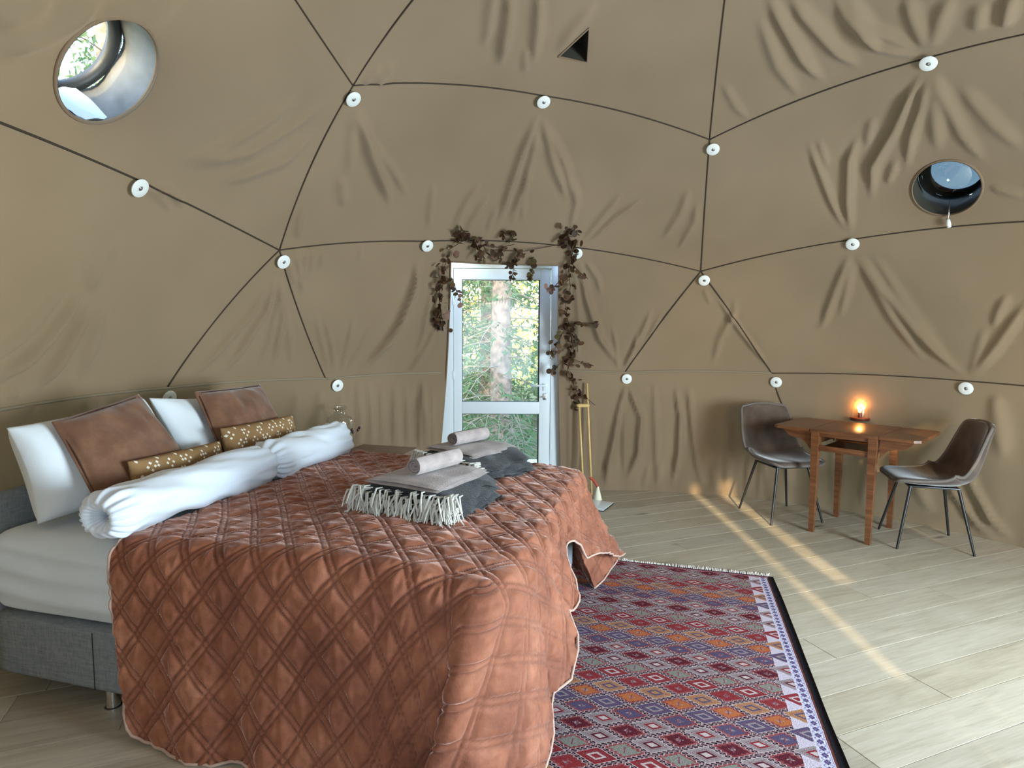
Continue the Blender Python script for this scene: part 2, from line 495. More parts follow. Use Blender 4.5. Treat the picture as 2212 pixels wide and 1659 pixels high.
# openings in the cloth: (centre, bounding radius, [(point, outward normal)])
OPEN = []
def plane_edge(p, q, out, inside):
    n = nrm(np.cross(q-p, out))
    if n @ (inside-p) > 0: n = -n
    return (p, n)
DL1, DL2 = sph(974, 566), cyl(949, 1000)
DR1, DR2 = sph(1207, 574), cyl(1211, 1010)
din = (DL1+DL2+DR1+DR2)/4
Yv = np.array([0, 1., 0])
OPEN.append((din, 1.7, [plane_edge(DL1, DL2, Yv, din), plane_edge(DR1, DR2, Yv, din), plane_edge(DL1, DR1, Yv, din)]))
PORT = []
for (cx, cy, e1, e2) in ((232, 153, (127, 165), (341, 150)), (2044, 406, (1969, 408), (2120, 404))):
    c = sph(cx, cy); r = np.linalg.norm(sph(*e1)-sph(*e2))/2
    ax = nrm(c-C0)
    a = nrm(np.cross(ax, UPV)); b = np.cross(ax, a)
    pl = [(c + r*(a*cos(t)+b*sin(t)), a*cos(t)+b*sin(t)) for t in np.linspace(0, 2*pi, 28, endpoint=False)]
    OPEN.append((c, r*1.3, pl)); PORT.append((c, r, ax, a, b))
VENT = [sph(1206, 121), sph(1272, 60), sph(1268, 133)]
vc = sum(VENT)/3
OPEN.append((vc, .3, [plane_edge(VENT[i], VENT[(i+1) % 3], nrm(vc-C0), vc) for i in range(3)]))
BAY = [(-49, -14), (-84, -53), (-130, -98)]  # last field added behind the camera for the fill
for a0, a1 in BAY:
    am = radians((a0+a1)/2)
    cm = C0*[1, 1, 0] + np.array([cos(am)*3, sin(am)*3, 1.2])
    pl = []
    for az, s in ((a0, -1), (a1, 1)):
        t = radians(az)
        pl.append((C0, s*np.array([-sin(t), cos(t), 0])))
    pl += [(np.array([0, 0, .30]), -UPV), (np.array([0, 0, 2.2]), UPV)]
    OPEN.append((cm, 2.2, pl))

def cut_holes(V, F, world_centre):
    todo = [o for o in OPEN if np.min(np.linalg.norm(V-o[0], axis=1)) < o[1]]
    if not todo: return V, F
    bm = bmesh.new()
    vs = [bm.verts.new(v) for v in V]
    for f in F:
        try: bm.faces.new([vs[i] for i in f])
        except ValueError: pass
    for c, r, planes in todo:
        cc = Vector(c)
        for p, n in planes:
            fs = [f for f in bm.faces if (f.calc_center_median()-cc).length < r+.1]
            if not fs: continue
            ed = set(e for f in fs for e in f.edges); ve = set(v for f in fs for v in f.verts)
            bmesh.ops.bisect_plane(bm, geom=fs+list(ed)+list(ve), dist=1e-5, plane_co=Vector(p), plane_no=Vector(n))
        dead = []
        for f in bm.faces:
            m = f.calc_center_median()
            if (m-cc).length < r+.2 and all((m-Vector(p)).dot(Vector(n)) < 1e-5 for p, n in planes):
                dead.append(f)
        bmesh.ops.delete(bm, geom=dead, context='FACES')
    bm.verts.index_update()
    V2 = np.array([v.co[:] for v in bm.verts]); F2 = [[v.index for v in f.verts] for f in bm.faces]
    bm.free()
    return V2, F2

walls = {}
ceiling = tag(empty('ceiling', (C0[0], C0[1], 0)), kind='structure')
for s in ('left', 'back', 'right', 'front'):
    walls[s] = tag(empty('wall_'+s, (C0[0], C0[1], 0)), kind='structure')
def side_of(p):
    a = degrees(atan2(p[1]-C0[1], p[0]-C0[0])) % 360
    if a < 52 or a > 315: return walls['right']
    if a < 128: return walls['back']
    if a < 225: return walls['left']
    return walls['front']

def panel(tris, parent, name='fabric_panel'):
    cen = nrm(sum(sum(t) for t in tris))*RS + C0
    vis = any((lambda q: q and -350 < q[0] < 2560 and -450 < q[1] < 1200)(P2px(nrm(a)*RS+C0)) for t in tris for a in t+[sum(t)/3])
    n = 66 if vis else 14
    idx = {}; V = []; F = []
    for A, B, C in tris:
        ids = {}
        flip = np.cross(C-A, B-A) @ A > 0          # all faces look to the centre
        for i in range(n+1):
            for j in range(n+1-i):
                p = nrm((A*(n-i-j)+B*i+C*j)/n)
                k = (round(p[0], 5), round(p[1], 5), round(p[2], 5))
                if k not in idx: idx[k] = len(V); V.append(p)
                ids[(i, j)] = idx[k]
        for i in range(n):
            for j in range(n-i):
                f1 = (ids[(i, j)], ids[(i, j+1)], ids[(i+1, j)])
                f2 = (ids[(i+1, j)], ids[(i, j+1)], ids[(i+1, j+1)]) if i+j < n-1 else None
                F.append(f1[::-1] if flip else f1)
                if f2: F.append(f2[::-1] if flip else f2)
    V = np.array(V); P = V*RS + C0
    D = folddisp(P, SF) if vis else 0
    D = D + .004*vnoise(V[:, 0]*7+5, V[:, 2]*7+V[:, 1]*5, 3)
    P = P - V*np.reshape(D, (-1, 1))
    P, F = cut_holes(P, F, cen)
    mk(name, P, F, LINER, parent, world=True)

RA = []
def rows(apex, b1, b2):
    nd = {}
    for i in range(4):
        for j in range(i+1):
            nd[(i, j)] = node((3-i, apex), (i-j, b1), (j, b2))
    out = []
    for r in range(3):
        t = []
        for j in range(r+1):
            t.append([nd[(r, j)], nd[(r+1, j)], nd[(r+1, j+1)]])
            if j < r: t.append([nd[(r, j)], nd[(r, j+1)], nd[(r+1, j+1)]])
        out.append(t)
    return out, nd
SEAMS = []
for i in range(5):
    a, b = UU[i], UU[(i+1) % 5]
    r, nd = rows(UPV, a, b)
    panel(r[0], ceiling); panel(r[1], ceiling); panel(r[2], ceiling)
    SEAMS += [[nd[(1, 0)], nd[(1, 1)]], [nd[(2, 0)], nd[(2, 1)], nd[(2, 2)]], [nd[(3, k)] for k in range(4)],
              [nd[(0, 0)], nd[(1, 0)]], [nd[(1, 0)], nd[(2, 0)]], [nd[(2, 0)], nd[(3, 0)]]]
    r, nd = rows(LL[i], a, b)
    panel(r[2], side_of((sum(sum(t) for t in r[2])/5/3)*RS+C0))
    RA += [nd[(2, 0)], nd[(2, 1)], nd[(2, 2)]]
    SEAMS += [[nd[(3, 0)], nd[(2, 0)]], [nd[(3, 3)], nd[(2, 2)]]]
    r, nd = rows(UU[i], LL[i-1], LL[i])
    panel(r[0], side_of((sum(r[0][0])/3)*RS+C0))
RA.sort(key=lambda v: atan2(v[1], v[0]) % (2*pi))
def in_open(p):
    for c, r, pl in OPEN:
        if np.linalg.norm(p-c) < r and all((p-q)@n < .012 for q, n in pl): return True
    return False
def cord(pts, mat, r, parent):
    runs = []; cur = []
    for p in pts:
        if in_open(p):
            if len(cur) > 2: runs.append(cur)
            cur = []
        else: cur.append(p)
    if len(cur) > 2: runs.append(cur)
    for c in runs:
        MB().tube(c, r, 6).obj('seam', mat, None) if parent is None else mk('seam', *(lambda m: (m.V, m.F))(MB().tube(c, r, 6)), mat, parent, world=True)
for s in SEAMS:
    pts = []
    for a, b in zip(s[:-1], s[1:]):
        for t in np.linspace(0, 1, 26): pts.append(C0 + nrm(a*(1-t)+b*t)*RS)
    pts = np.array(pts); pts = list(pts - (pts-C0)/RS*(np.maximum(folddisp(pts, SF), 0)[:, None]+.0035))
    hi = min(p[2] for p in pts) > 1.95
    cord(pts, SEAM, .0050 if not hi else .0044, ceiling if hi else side_of(pts[len(pts)//2]))

# upright skirt wall from the lowest hub ring down to the floor
KCOL = {}
def skirt(k0, k1, parent):
    cols = []
    for k in range(k0, k1):
        a, b = RA[k % 15], RA[(k+1) % 15]
        m = 62
        for t in np.linspace(0, 1, m+1)[(1 if k > k0 else 0):]:
            cols.append(C0 + nrm(a*(1-t)+b*t)*(RS-.001))
    cols = np.array(cols); nr = 36
    az = np.arctan2(cols[:, 1]-C0[1], cols[:, 0]-C0[0])
    rt = np.hypot(cols[:, 0]-C0[0], cols[:, 1]-C0[1])
    s = np.linspace(0, 1, nr)[None, :]
    rad = rt[:, None]*(1-s) + (KW+.0)*s
    z = cols[:, 2][:, None]*(1-s) - .003*s
    arc = np.unwrap(az)[:, None]*KW + s*0
    wob = .006*np.sin(arc*2*pi/.23+2*np.sin(arc*1.7))*s + .012*vnoise(arc*5, s*2+arc*.3, 11)*np.clip(s*3, 0, 1)
    P = np.stack([C0[0]+rad*np.cos(az)[:, None], C0[1]+rad*np.sin(az)[:, None], z], -1).reshape(-1, 3)
    D = folddisp(P, KF, taper0=.12, gain=1.15) + np.broadcast_to(wob, rad.shape).ravel()
    rr = rad.ravel() - D
    A = np.repeat(az, nr)
    P = np.stack([C0[0]+rr*np.cos(A), C0[1]+rr*np.sin(A), z.ravel()], -1)
    F = [tuple(f) for f in gridfaces(len(cols), nr)]
    a, b, c = (P[F[0][i]] for i in range(3))
    if np.cross(b-a, c-a) @ (C0-a) < 0: F = [f[::-1] for f in F]
    P, F = cut_holes(P, F, None)
    mk('skirt_panel', P, F, LINER, parent, world=True)
    runs = [C0 + (p-C0)*(1-.003/RS) for p in cols]
    dark = parent is not walls['left'] and cols[len(cols)//2][0] > .6
    cord(runs[::2], SEAM if dark else PIPING, .0048 if dark else .0085, parent)
azs = [degrees(atan2(v[1], v[0])) % 360 for v in RA]
grp = []
for k in range(15):
    m = RA[k]+RA[(k+1) % 15]
    grp.append(side_of(nrm(m)*3+C0).name)
k = 0
start = next(i for i in range(15) if grp[i] != grp[i-1])
k = start
while k < start+15:
    e = k
    while e < start+15 and grp[e % 15] == grp[k % 15]: e += 1
    skirt(k, e, bpy.data.objects[grp[k % 15]])
    k = e
# short seam running down from the hub behind the left chair
cord([cyl(1668, 815, KW-.004), cyl(1680, 850, KW-.012), cyl(1700, 900, KW-.014), cyl(1712, 935, KW-.014)], SEAM, .0045, walls['right'])

# white hub discs with a screw
HUBS = [((358, 858), 'white hub disc right behind the white pillow, above the bed'),
        ((725, 831), 'white hub disc above the glass jar, left of the door'),
        ((1353, 817), 'white hub disc beside the door on the skirt wall, right of the wooden poles'),
        ((1677, 824), 'white hub disc on the wall above the left chair'),
        ((2089, 837), 'white hub disc on the wall above the right chair'),
        ((292, 400), 'white hub disc on the dome below the left porthole'),
        ((607, 562), 'white hub disc where five seams meet above the bed head'),
        ((920, 528), 'white hub disc at the top left of the dried garland'),
        ((1245, 545), 'white hub disc at the top right corner of the door, by the garland'),
        ((1521, 603), 'white hub disc where seams meet midway between door and table'),
        ((1843, 524), 'white hub disc on the dome straight above the glowing lamp'),
        ((758, 208), 'white hub disc high on the dome, where dark seams meet left of the vent'),
        ((1172, 215), 'white hub disc high above the door, below the triangular vent'),
        ((1540, 318), 'white hub disc high on the dome right of the vent'),
        ((2008, 130), 'large white hub disc near the top right corner of the photo')]
for (px, py), lab in HUBS:
    p = sph(px, py)
    if p[2] < 1.02: p = cyl(px, py, 3.07)
    n = nrm(C0-p)
    p = p + n*.030
    q = Vector(n).to_track_quat('Z', 'Y')
    r = empty('hub_disc', p, label=lab, cat='disc', group='white hub discs on the dome liner')
    r.rotation_euler = q.to_euler()
    MB().lathe([(.004, -.004), (.043, -.004), (.0455, -.001), (.045, .002), (.040, .005), (.014, .006), (.011, .003)], 28).obj('disc', WHITE_PLASTIC, r)
    MB().lathe([(.0095, .002), (.0105, .0045), (.006, .0065), (.003, .010), (.001, .010)], 12).obj('screw', SCREW, r)
    MB().tube([(0, 0, -.034), (0, 0, -.002)], .007, 8).obj('stem', STEEL, r)

# ------------------------------------------------------------------ portholes and vent
GREYTUBE = Mat('grey_tube_cloth', .7, (.3, .31, .3)); _v = GREYTUBE.coord(); _n = GREYTUBE.noise(_v, 7, 3)
GREYTUBE.color(GREYTUBE.ramp(_n, [(.3, (.10, .105, .10)), (.7, (.19, .195, .195))])).bump(_n, .6, .03)
COVER = plain('pale_cover', (.62, .72, .80), .5)
OLIVETUBE = plain('dark_olive_tube', (.05, .045, .03), .9)
def porthole(k, deep, tubem, name):
    c, r, ax, a, b = PORT[k]
    root = tag(empty(name, c), kind='structure')
    seg = 44
    def ring(rad, off, tilt=None):
        out = []
        for t in np.linspace(0, 2*pi, seg, endpoint=False):
            out.append(c + ax*off + rad*(a*cos(t)+b*sin(t)) + (tilt*off if tilt is not None else 0))
        return out
    # hem round the opening
    R0 = ring(r*.995, -.012)
    V = []; 
    for t in np.linspace(0, 2*pi, seg, endpoint=False):
        V.append(c + (r+.004)*(a*cos(t)+b*sin(t)) - ax*(RS-sqrt(max(0, RS*RS-r*r)))*1.0 - ax*.004)
    m = MB().tube([Vector(v) for v in V]+[Vector(V[0])], .008, 6, cap=False)
    mk('hem', m.V, m.F, LINER, root, world=True)
    # tube of cloth running outwards
    rows_ = []
    for s in np.linspace(0, 1, 12):
        wv = [c + ax*(deep*s-.02) + (r*(1.0+.02*s) + .008*sin(7*t+5*s)*s)*(a*cos(t)+b*sin(t)) for t in np.linspace(0, 2*pi, seg, endpoint=False)]
        rows_ += wv
    mk('cloth_tube', np.array(rows_), gridfaces(12, seg, wrap=True), tubem, root, world=True)
    # dark ring frame at the outer end
    m = MB().tube([Vector(p) for p in ring(r*.94, deep)+ring(r*.94, deep)[:1]], .028, 8, cap=False)
    mk('outer_frame', m.V, m.F, GASKET, root, world=True)
    return root, c, r, ax, a, b
w1, c, r, ax, a, b = porthole(0, .19, GREYTUBE.m, 'window_1')
# pale cloth lining at the bottom of the left porthole
V = []
for i, s in enumerate(np.linspace(0, 1, 10)):
    for j, t in enumerate(np.linspace(radians(48), radians(112), 16)):
        rr = r*(.985 - .10*s) + .006*sin(9*t+6*s)
        V.append(c + ax*(.02+.31*s) + rr*(a*cos(t)+b*sin(t)))
# direction b: find the sign that points downward
dn = b if b[2] < 0 else -b
V = []
for s in np.linspace(0, 1, 10):
    for t in np.linspace(-.62, .72, 18):
        dirv = dn*cos(t) + a*sin(t)
        V.append(c + ax*(.0+.17*s) + (r*(.985-.10*s)+.006*sin(11*t+6*s))*dirv)
mk('inner_lining', np.array(V), gridfaces(10, 18), COVER, w1, world=True)
V = [c + ax*.195 + .93*r*(a*cos(t)+b*sin(t)) for t in np.linspace(0, 2*pi, 40, endpoint=False)]
mk('pane', V, [tuple(range(40))], PANE, w1, world=True, smooth=False)

w2, c, r, ax, a, b = porthole(1, .26, OLIVETUBE, 'window_2')
rows_ = []
tilt = nrm(ax + np.array([0, 0, .0]))
for s in np.linspace(0.02, 1, 12):
    ph = s*pi/2
    rows_ += [c + ax*(.13 - .10*cos(ph)) + r*1.0*sin(ph)*(a*cos(t)+b*sin(t)) + UPV*.035 for t in np.linspace(0, 2*pi, 40, endpoint=False)]
mk('dome_pane', np.array(rows_), gridfaces(12, 40, wrap=True), BUBBLE, w2, world=True)
dn = b if b[2] < 0 else -b
kn0 = c + dn*r*.62 + ax*.04; kn1 = c + dn*r*1.06 - ax*.05
m = MB().tube([Vector(kn0), Vector(kn1)], .0045, 8); mk('crank_rod', m.V, m.F, STEEL, w2, world=True)
m = MB().tube([Vector(kn1), Vector(kn1+dn*.03), Vector(kn1+dn*.055)], [.010, .014, .0135], 12); mk('crank_knob', m.V, m.F, WHITE_PLASTIC, w2, world=True)

vent = tag(empty('window_3', vc), kind='structure')
oc = nrm(vc-C0)
deepv = [p + oc*.16 + (vc-p)*.10 for p in VENT]
mk('vent_box', [*VENT, *deepv], [(0, 1, 4, 3), (1, 2, 5, 4), (2, 0, 3, 5), (3, 4, 5)], OLIVETUBE, vent, smooth=False, world=True)
m = MB().tube([Vector(p - oc*.006) for p in VENT+VENT[:1]], .006, 6, cap=False); mk('hem', m.V, m.F, LINER, vent, world=True)

# unseen curtains added over the left window field, their slits shape the sun streaks
def curtain(a0, a1, z0, z1, name='sun_slit_curtain', seed=0):
    n = max(6, int((a1-a0)*10)); m_ = 14
    P = []
    for i in range(n+1):
        az = radians(a0+(a1-a0)*i/n)
        for z in np.linspace(z0, z1, m_):
            rad = (KW if z < 1.05 else sqrt(max(0, RS**2-(z-C0[2])**2))) - .05 + .022*sin(i*2*pi/12+seed)
            P.append((C0[0]+rad*cos(az), C0[1]+rad*sin(az), z))
    return mk(name, P, gridfaces(n+1, m_), LINER, walls['front'], world=True)
curtain(-86, -77.9, .2, 2.26)
curtain(-76.8, -72.4, .2, 2.26, seed=1)
curtain(-70.4, -51, .2, 2.26, seed=2)
ADDED_BLIND = Mat('added_blind', .9, (.6, .66, .7)).m  # unseen opaque blind, added to keep the sun off the bed
curtain(-131, -97, .2, 2.26, name='added_blind', seed=5).data.materials[0] = ADDED_BLIND
curtain(-72.5, -70.3, .2, 1.45, seed=3)
curtain(-78.0, -76.7, .2, 1.14, seed=4)
# panoramic window behind and to the right of the camera, in two fields
bay = tag(empty('window_4', (C0[0], C0[1], 0)), kind='structure')
for a0, a1 in BAY:
    V = []; n = 14
    for i in range(n+1):
        az = radians(a0+(a1-a0)*i/n)
        for z in np.linspace(.30, 2.2, 12):
            rad = KW if z < 1.05 else sqrt(max(0, RS**2-(z-C0[2])**2))
            V.append((C0[0]+rad*cos(az), C0[1]+rad*sin(az), z))
    V = np.array(V); mk('clear_sheet', V, gridfaces(n+1, 12), PANE, bay, world=True)
    G = V.reshape(n+1, 12, 3)
    loop = [*G[0], *G[1:, -1], *G[-1, ::-1][1:], *G[::-1, 0][1:]]
    m = MB().tube([Vector(p) for p in loop], .02, 6, cap=False); mk('window_border', m.V, m.F, PIPING, bay, world=True)

# ================================================================== FLOOR of oak planks
def oak():
    M = Mat('oak_plank', .42, (.5, .42, .3), spec=.4)
    v = M.coord(rot=(0, 0, -.374))
    x, y, z = M.xyz(v)
    o = M.objrand()
    cb = M.t.nodes.new('ShaderNodeCombineXYZ')
    M.t.links.new((x + o*37.).s, cb.inputs[0]); M.t.links.new((y*1.0 + o*11.).s, cb.inputs[1]); M.t.links.new(z.s, cb.inputs[2])
    mp = M.t.nodes.new('ShaderNodeMapping'); mp.inputs['Scale'].default_value = (1.6, 14, 1)
    M.t.links.new(cb.outputs[0], mp.inputs[0])
    g = M.noise(mp.outputs[0], 1.6, 5, .6, .6)
    mp2 = M.t.nodes.new('ShaderNodeMapping'); mp2.inputs['Scale'].default_value = (4, 70, 1)
    M.t.links.new(cb.outputs[0], mp2.inputs[0])
    g2 = M.noise(mp2.outputs[0], 1.2, 4, .7)
    base = M.ramp(g, [(.28, (.37, .315, .24)), (.5, (.50, .445, .36)), (.75, (.60, .55, .46))])
    base = M.mix(.35, base, M.ramp(g2, [(.3, (.31, .26, .19)), (.7, (.62, .57, .48))]), 'MIX')
    tint = M.ramp(o, [(0, (.80, .77, .72)), (.35, (1, .98, .94)), (.7, (.92, .88, .80)), (1, (1.05, 1.04, 1.02))])
    base = M.mix(1.0, base, tint, 'MULTIPLY')
    # knots
    mp3 = M.t.nodes.new('ShaderNodeMapping'); mp3.inputs['Scale'].default_value = (.9, 3.0, 1)
    M.t.links.new(cb.outputs[0], mp3.inputs[0])
    vo = M.t.nodes.new('ShaderNodeTexVoronoi'); vo.inputs['Scale'].default_value = 1.9
    M.t.links.new(mp3.outputs[0], vo.inputs['Vector'])
    k = N(M.t, vo.outputs['Distance'])
    dist = M.noise(cb.outputs[0], 30, 2)
    kk = k + (dist - .5)*.06
    f = M.ramp(kk, [(.03, (1, 1, 1)), (.085, (.5, .5, .5)), (.16, (0, 0, 0))])
    # only some of the cells carry a knot
    sel = N(M.t, vo.outputs['Color'])
    sx = M.t.nodes.new('ShaderNodeSeparateColor'); M.t.links.new(vo.outputs['Color'], sx.inputs[0])
    on = N(M.t, sx.outputs[0]).gt(.45)
    fb = M.t.nodes.new('ShaderNodeRGBToBW'); M.t.links.new(f, fb.inputs[0])
    base = M.mix(N(M.t, fb.outputs[0])*on*.85, base, (.10, .08, .065))
    M.color(base)
    M.bump(g2, .12, .003)
    return M.m
OAK = oak()
FILL = plain('pale_joint', (.74, .70, .60), .6)
floor = tag(empty('floor', (C0[0], C0[1], 0)), kind='structure')
MB().prism([(C0[0]+3.072*cos(t), C0[1]+3.072*sin(t)) for t in np.linspace(0, 2*pi, 96, endpoint=False)], -.06, -.004).obj('subfloor', FILL, None, smooth=False).parent = None
sf = bpy.data.objects['subfloor']; sf.parent = floor; sf.location = -floor.location
PT = np.array([cos(.374), sin(.374)]); PN = np.array([-sin(.374), cos(.374)])
cn, ct = C0[:2]@PN, C0[:2]@PT
def clip_circle(poly, R, n=72):
    for t in np.linspace(0, 2*pi, n, endpoint=False):
        d = np.array([cos(t), sin(t)])
        out = []
        for i in range(len(poly)):
            p, q = poly[i], poly[(i+1) % len(poly)]
            a = (p-np.array([ct, cn]))@d - R; b = (q-np.array([ct, cn]))@d - R
            if a <= 0: out.append(p)
            if (a < 0) != (b < 0): out.append(p + (q-p)*(a/(a-b)))
        poly = out
        if len(poly) < 3: return []
    return poly
JOINTS = {1: [2.48], 7: [3.12], 6: [3.54, .0+1.45], 4: [3.45, 1.35], 12: [2.585], 6.0: [3.54, -.70], 0: [3.9, .9]}
k = -12
while True:
    n0 = 1.30 + .1925*k
    if n0 > cn+3.06: break
    k += 1
    if n0+.1925 < cn-3.06: continue
    kk = k-1
    js = JOINTS.get(kk)
    first = js[0] if js else ct - 3 + random.random()*1.9
    ends = []
    L = 2.05
    x = first
    while x > ct-3.2: x -= L
    while x < ct+3.2: ends.append(x); x += L
    ends.append(x)
    for e0, e1 in zip(ends[:-1], ends[1:]):
        g = .0021
        poly = [np.array(p) for p in ((e0+g*.5, n0+g), (e1-g*.5, n0+g), (e1-g*.5, n0+.1925-g), (e0+g*.5, n0+.1925-g))]
        poly = clip_circle(poly, 3.088)
        if len(poly) < 3: continue
        c = sum(poly)/len(poly)
        top = [p + (c-p)/np.linalg.norm(c-p)*.0016 for p in poly]
        W2 = lambda p: PT*p[0] + PN*p[1]
        V = [(*W2(p), -.012) for p in poly] + [(*W2(p), -.0012) for p in poly] + [(*W2(p), 0) for p in top]
        m = len(poly)
        F = [tuple(range(2*m, 3*m))] + [(i, (i+1) % m, (i+1) % m+m, i+m) for i in range(m)] + [(i+m, (i+1) % m+m, (i+1) % m+2*m, i+2*m) for i in range(m)]
        mk('plank', V, F, OAK, floor, smooth=False, world=True)

# ================================================================== DOOR
DY = 5.50
door = tag(empty('door_1', (0, DY, 0)), kind='structure')
fx0, fx1 = -.70, .58
ftop = aty(1090, 560, DY)[2] + .14
g_tl, g_br = aty(998, 604, DY), aty(1164, 868, DY)
g2_t = aty(998, 893, DY)[2]
lf0, lf1 = aty(981, 700, DY)[0], aty(1189, 700, DY)[0]
lft = aty(1000, 581, DY)[2]
def fr(name, x0, x1, z0, z1, y0, y1, mat=DOORWHITE, bev=.004, parent=door, **kw):
    m = MB().box((x0, DY+y0, z0), (x1, DY+y1, z1), bev=bev)
    return mk(name, m.V, m.F, mat, parent, world=True, sharp=30, **kw)
fm = MB()
for a_, b_ in (((fx0, DY-.03, 0), (lf0-.006, DY+.09, ftop)), ((lf1+.006, DY-.03, 0), (fx1, DY+.09, ftop)), ((lf0-.006, DY-.03, lft+.006), (lf1+.006, DY+.09, ftop))):
    fm.box(a_, b_, bev=.005)
mk('door_frame', fm.V, fm.F, DOORWHITE, door, world=True, sharp=30)
fr('threshold', fx0, fx1, 0.0, .035, -.02, .10)
lm = MB()
gx0, gx1, gz1, gz0 = g_tl[0], g_br[0], g_tl[2], g_br[2]
lm.box((lf0, DY-.015, .04), (gx0, DY+.05, lft), bev=.004)
lm.box((gx1, DY-.015, .04), (lf1, DY+.05, lft), bev=.004)
lm.box((gx0-.001, DY-.014, gz1), (gx1+.001, DY+.049, lft), bev=.004)
lm.box((gx0-.001, DY-.014, .04), (gx1+.001, DY+.049, .17), bev=.004)
leaf = mk('door_leaf', lm.V, lm.F, DOORWHITE, door, world=True, sharp=30)
mr = MB().box((gx0-.001, DY-.018, g2_t), (gx1+.001, DY+.052, gz0), bev=.006)
mk('middle_rail', mr.V, mr.F, DOORWHITE, door, world=True, sharp=30)
gk = MB()
for z0, z1 in ((gz0, gz1), (.17, g2_t)):
    gk.box((gx1-.012, DY-.004, z0), (gx1+.001, DY+.01, z1)); gk.box((gx0-.001, DY-.002, z0), (gx0+.005, DY+.008, z1))
    gk.box((gx0, DY-.002, z0), (gx1, DY+.008, z0+.005)); gk.box((gx0, DY-.002, z1-.005), (gx1, DY+.008, z1))
mk('glazing_gasket', gk.V, gk.F, GASKET, door, world=True, smooth=False)
for z0, z1 in ((gz0, gz1), (.17, g2_t)):
    m = MB().box((gx0-.004, DY+.010, z0-.004), (gx1+.004, DY+.016, z1+.004))
    mk('pane', m.V, m.F, PANE, door, world=True, smooth=False)
hz = aty(1175, 832, DY)[2]; hx = (gx1+lf1)/2 + .004
hm = MB().box((hx-.017, DY-.026, hz-.05), (hx+.017, DY-.015, hz+.02), bev=.004)
hm.tube([(hx, DY-.02, hz), (hx, DY-.062, hz), (hx-.015, DY-.066, hz), (hx-.135, DY-.064, hz+.002)], .009, 10)
mk('door_handle', hm.V, hm.F, DOORWHITE, door, world=True)
km = MB().box((hx-.016, DY-.024, hz-.135), (hx+.016, DY-.015, hz-.075), bev=.004)
km.tube([(hx, DY-.024, hz-.105), (hx, DY-.05, hz-.105)], .006, 8).box((hx-.020, DY-.062, hz-.112), (hx+.008, DY-.046, hz-.098), bev=.002)
mk('key_lock', km.V, km.F, STEEL, door, world=True)
hg = MB()
for z in (1.72, 1.05, .35): hg.tube([(lf0-.004, DY-.026, z-.04), (lf0-.004, DY-.026, z+.04)], .009, 8)
mk('hinges', hg.V, hg.F, DOORWHITE, door, world=True)
# cloth reveal from the liner to the door frame
rv = []
RV = MB()
def strip(P0, P1, n=16):
    P = []
    for i in range(n+1):
        p = P0*(1-i/n) + P1*i/n
        # lie on the liner at the same direction
        q = np.array(p)
        if q[2] > 1.05:
            s_ = sqrt(max(.01, RS**2 - (q[0]-C0[0])**2 - (q[2]-C0[2])**2))
        else:
            s_ = sqrt(KW**2 - (q[0]-C0[0])**2)
        q[1] = C0[1] + s_ + .012
        P.append(q)
    return P
def edge_strip(A, B, off):
    P = strip(A, B)
    V = []
    for p in P: V += [p, np.array([p[0]+off[0], DY-.028, p[2]+off[1]])]
    return V, [(2*i, 2*i+1, 2*i+3, 2*i+2) for i in range(len(P)-1)]
DLb = DL1 + (DL2-DL1)*((DL1[2]-.02)/(DL1[2]-DL2[2])); DRb = DR1 + (DR2-DR1)*((DR1[2]-.02)/(DR1[2]-DR2[2]))
REVEAL = plain('reveal_cloth', (.16, .10, .07), .9)
for A_, B_, off in ((DL1, DLb, (-.13, 0)), (DR1, DRb, (.10, 0)), (DL1, DR1, (0, .12))):
    V, F = edge_strip(A_, B_, off)
    mk('reveal_strip', V, F, REVEAL, walls['back'], world=True)
    P = strip(A_, B_)
    m = MB().tube([Vector(p-np.array([0, .02, 0])) for p in P], .006, 6); mk('hem', m.V, m.F, LINER, walls['back'], world=True)

# ================================================================== OUTSIDE
GROUND = Mat('forest_floor', .95, (.12, .12, .06)); _v = GROUND.coord(); _n = GROUND.noise(_v, 1.4, 6, .7)
GROUND.color(GROUND.ramp(_n, [(.3, (.10, .085, .045)), (.5, (.14, .17, .06)), (.7, (.24, .23, .12))])); GROUND = GROUND.m
gm = []
gx = np.linspace(-32, 32, 50); gy = np.linspace(-30, 50, 60)
GX, GY = np.meshgrid(gx, gy, indexing='ij')
rr = np.hypot(GX-C0[0], GY-C0[1])
GZ = -.5 + .35*vnoise(GX*.25, GY*.25, 5)*np.clip((rr-4)/6, 0, 1)
tag(mk('ground', np.stack([GX, GY, GZ], -1).reshape(-1, 3), gridfaces(50, 60)[:, ::-1], GROUND), kind='structure')
DECK = plain('pale_deck_board', (.62, .60, .55), .7, 9, .15)
deck = tag(empty('deck', (0, 6.4, 0)), kind='structure')
for i in range(9):
    m = MB().box((-1.3, 5.62+i*.148, -.07), (1.9, 5.62+i*.148+.14, -.035), bev=.003)
    mk('deck_board', m.V, m.F, DECK, deck, world=True, sharp=30)
m = MB().box((-1.3, 5.62, -.2), (1.9, 5.66, -.07)).box((-1.3, 6.9, -.5), (1.9, 6.95, -.07)); mk('deck_joist', m.V, m.F, DECK, deck, world=True, smooth=False)

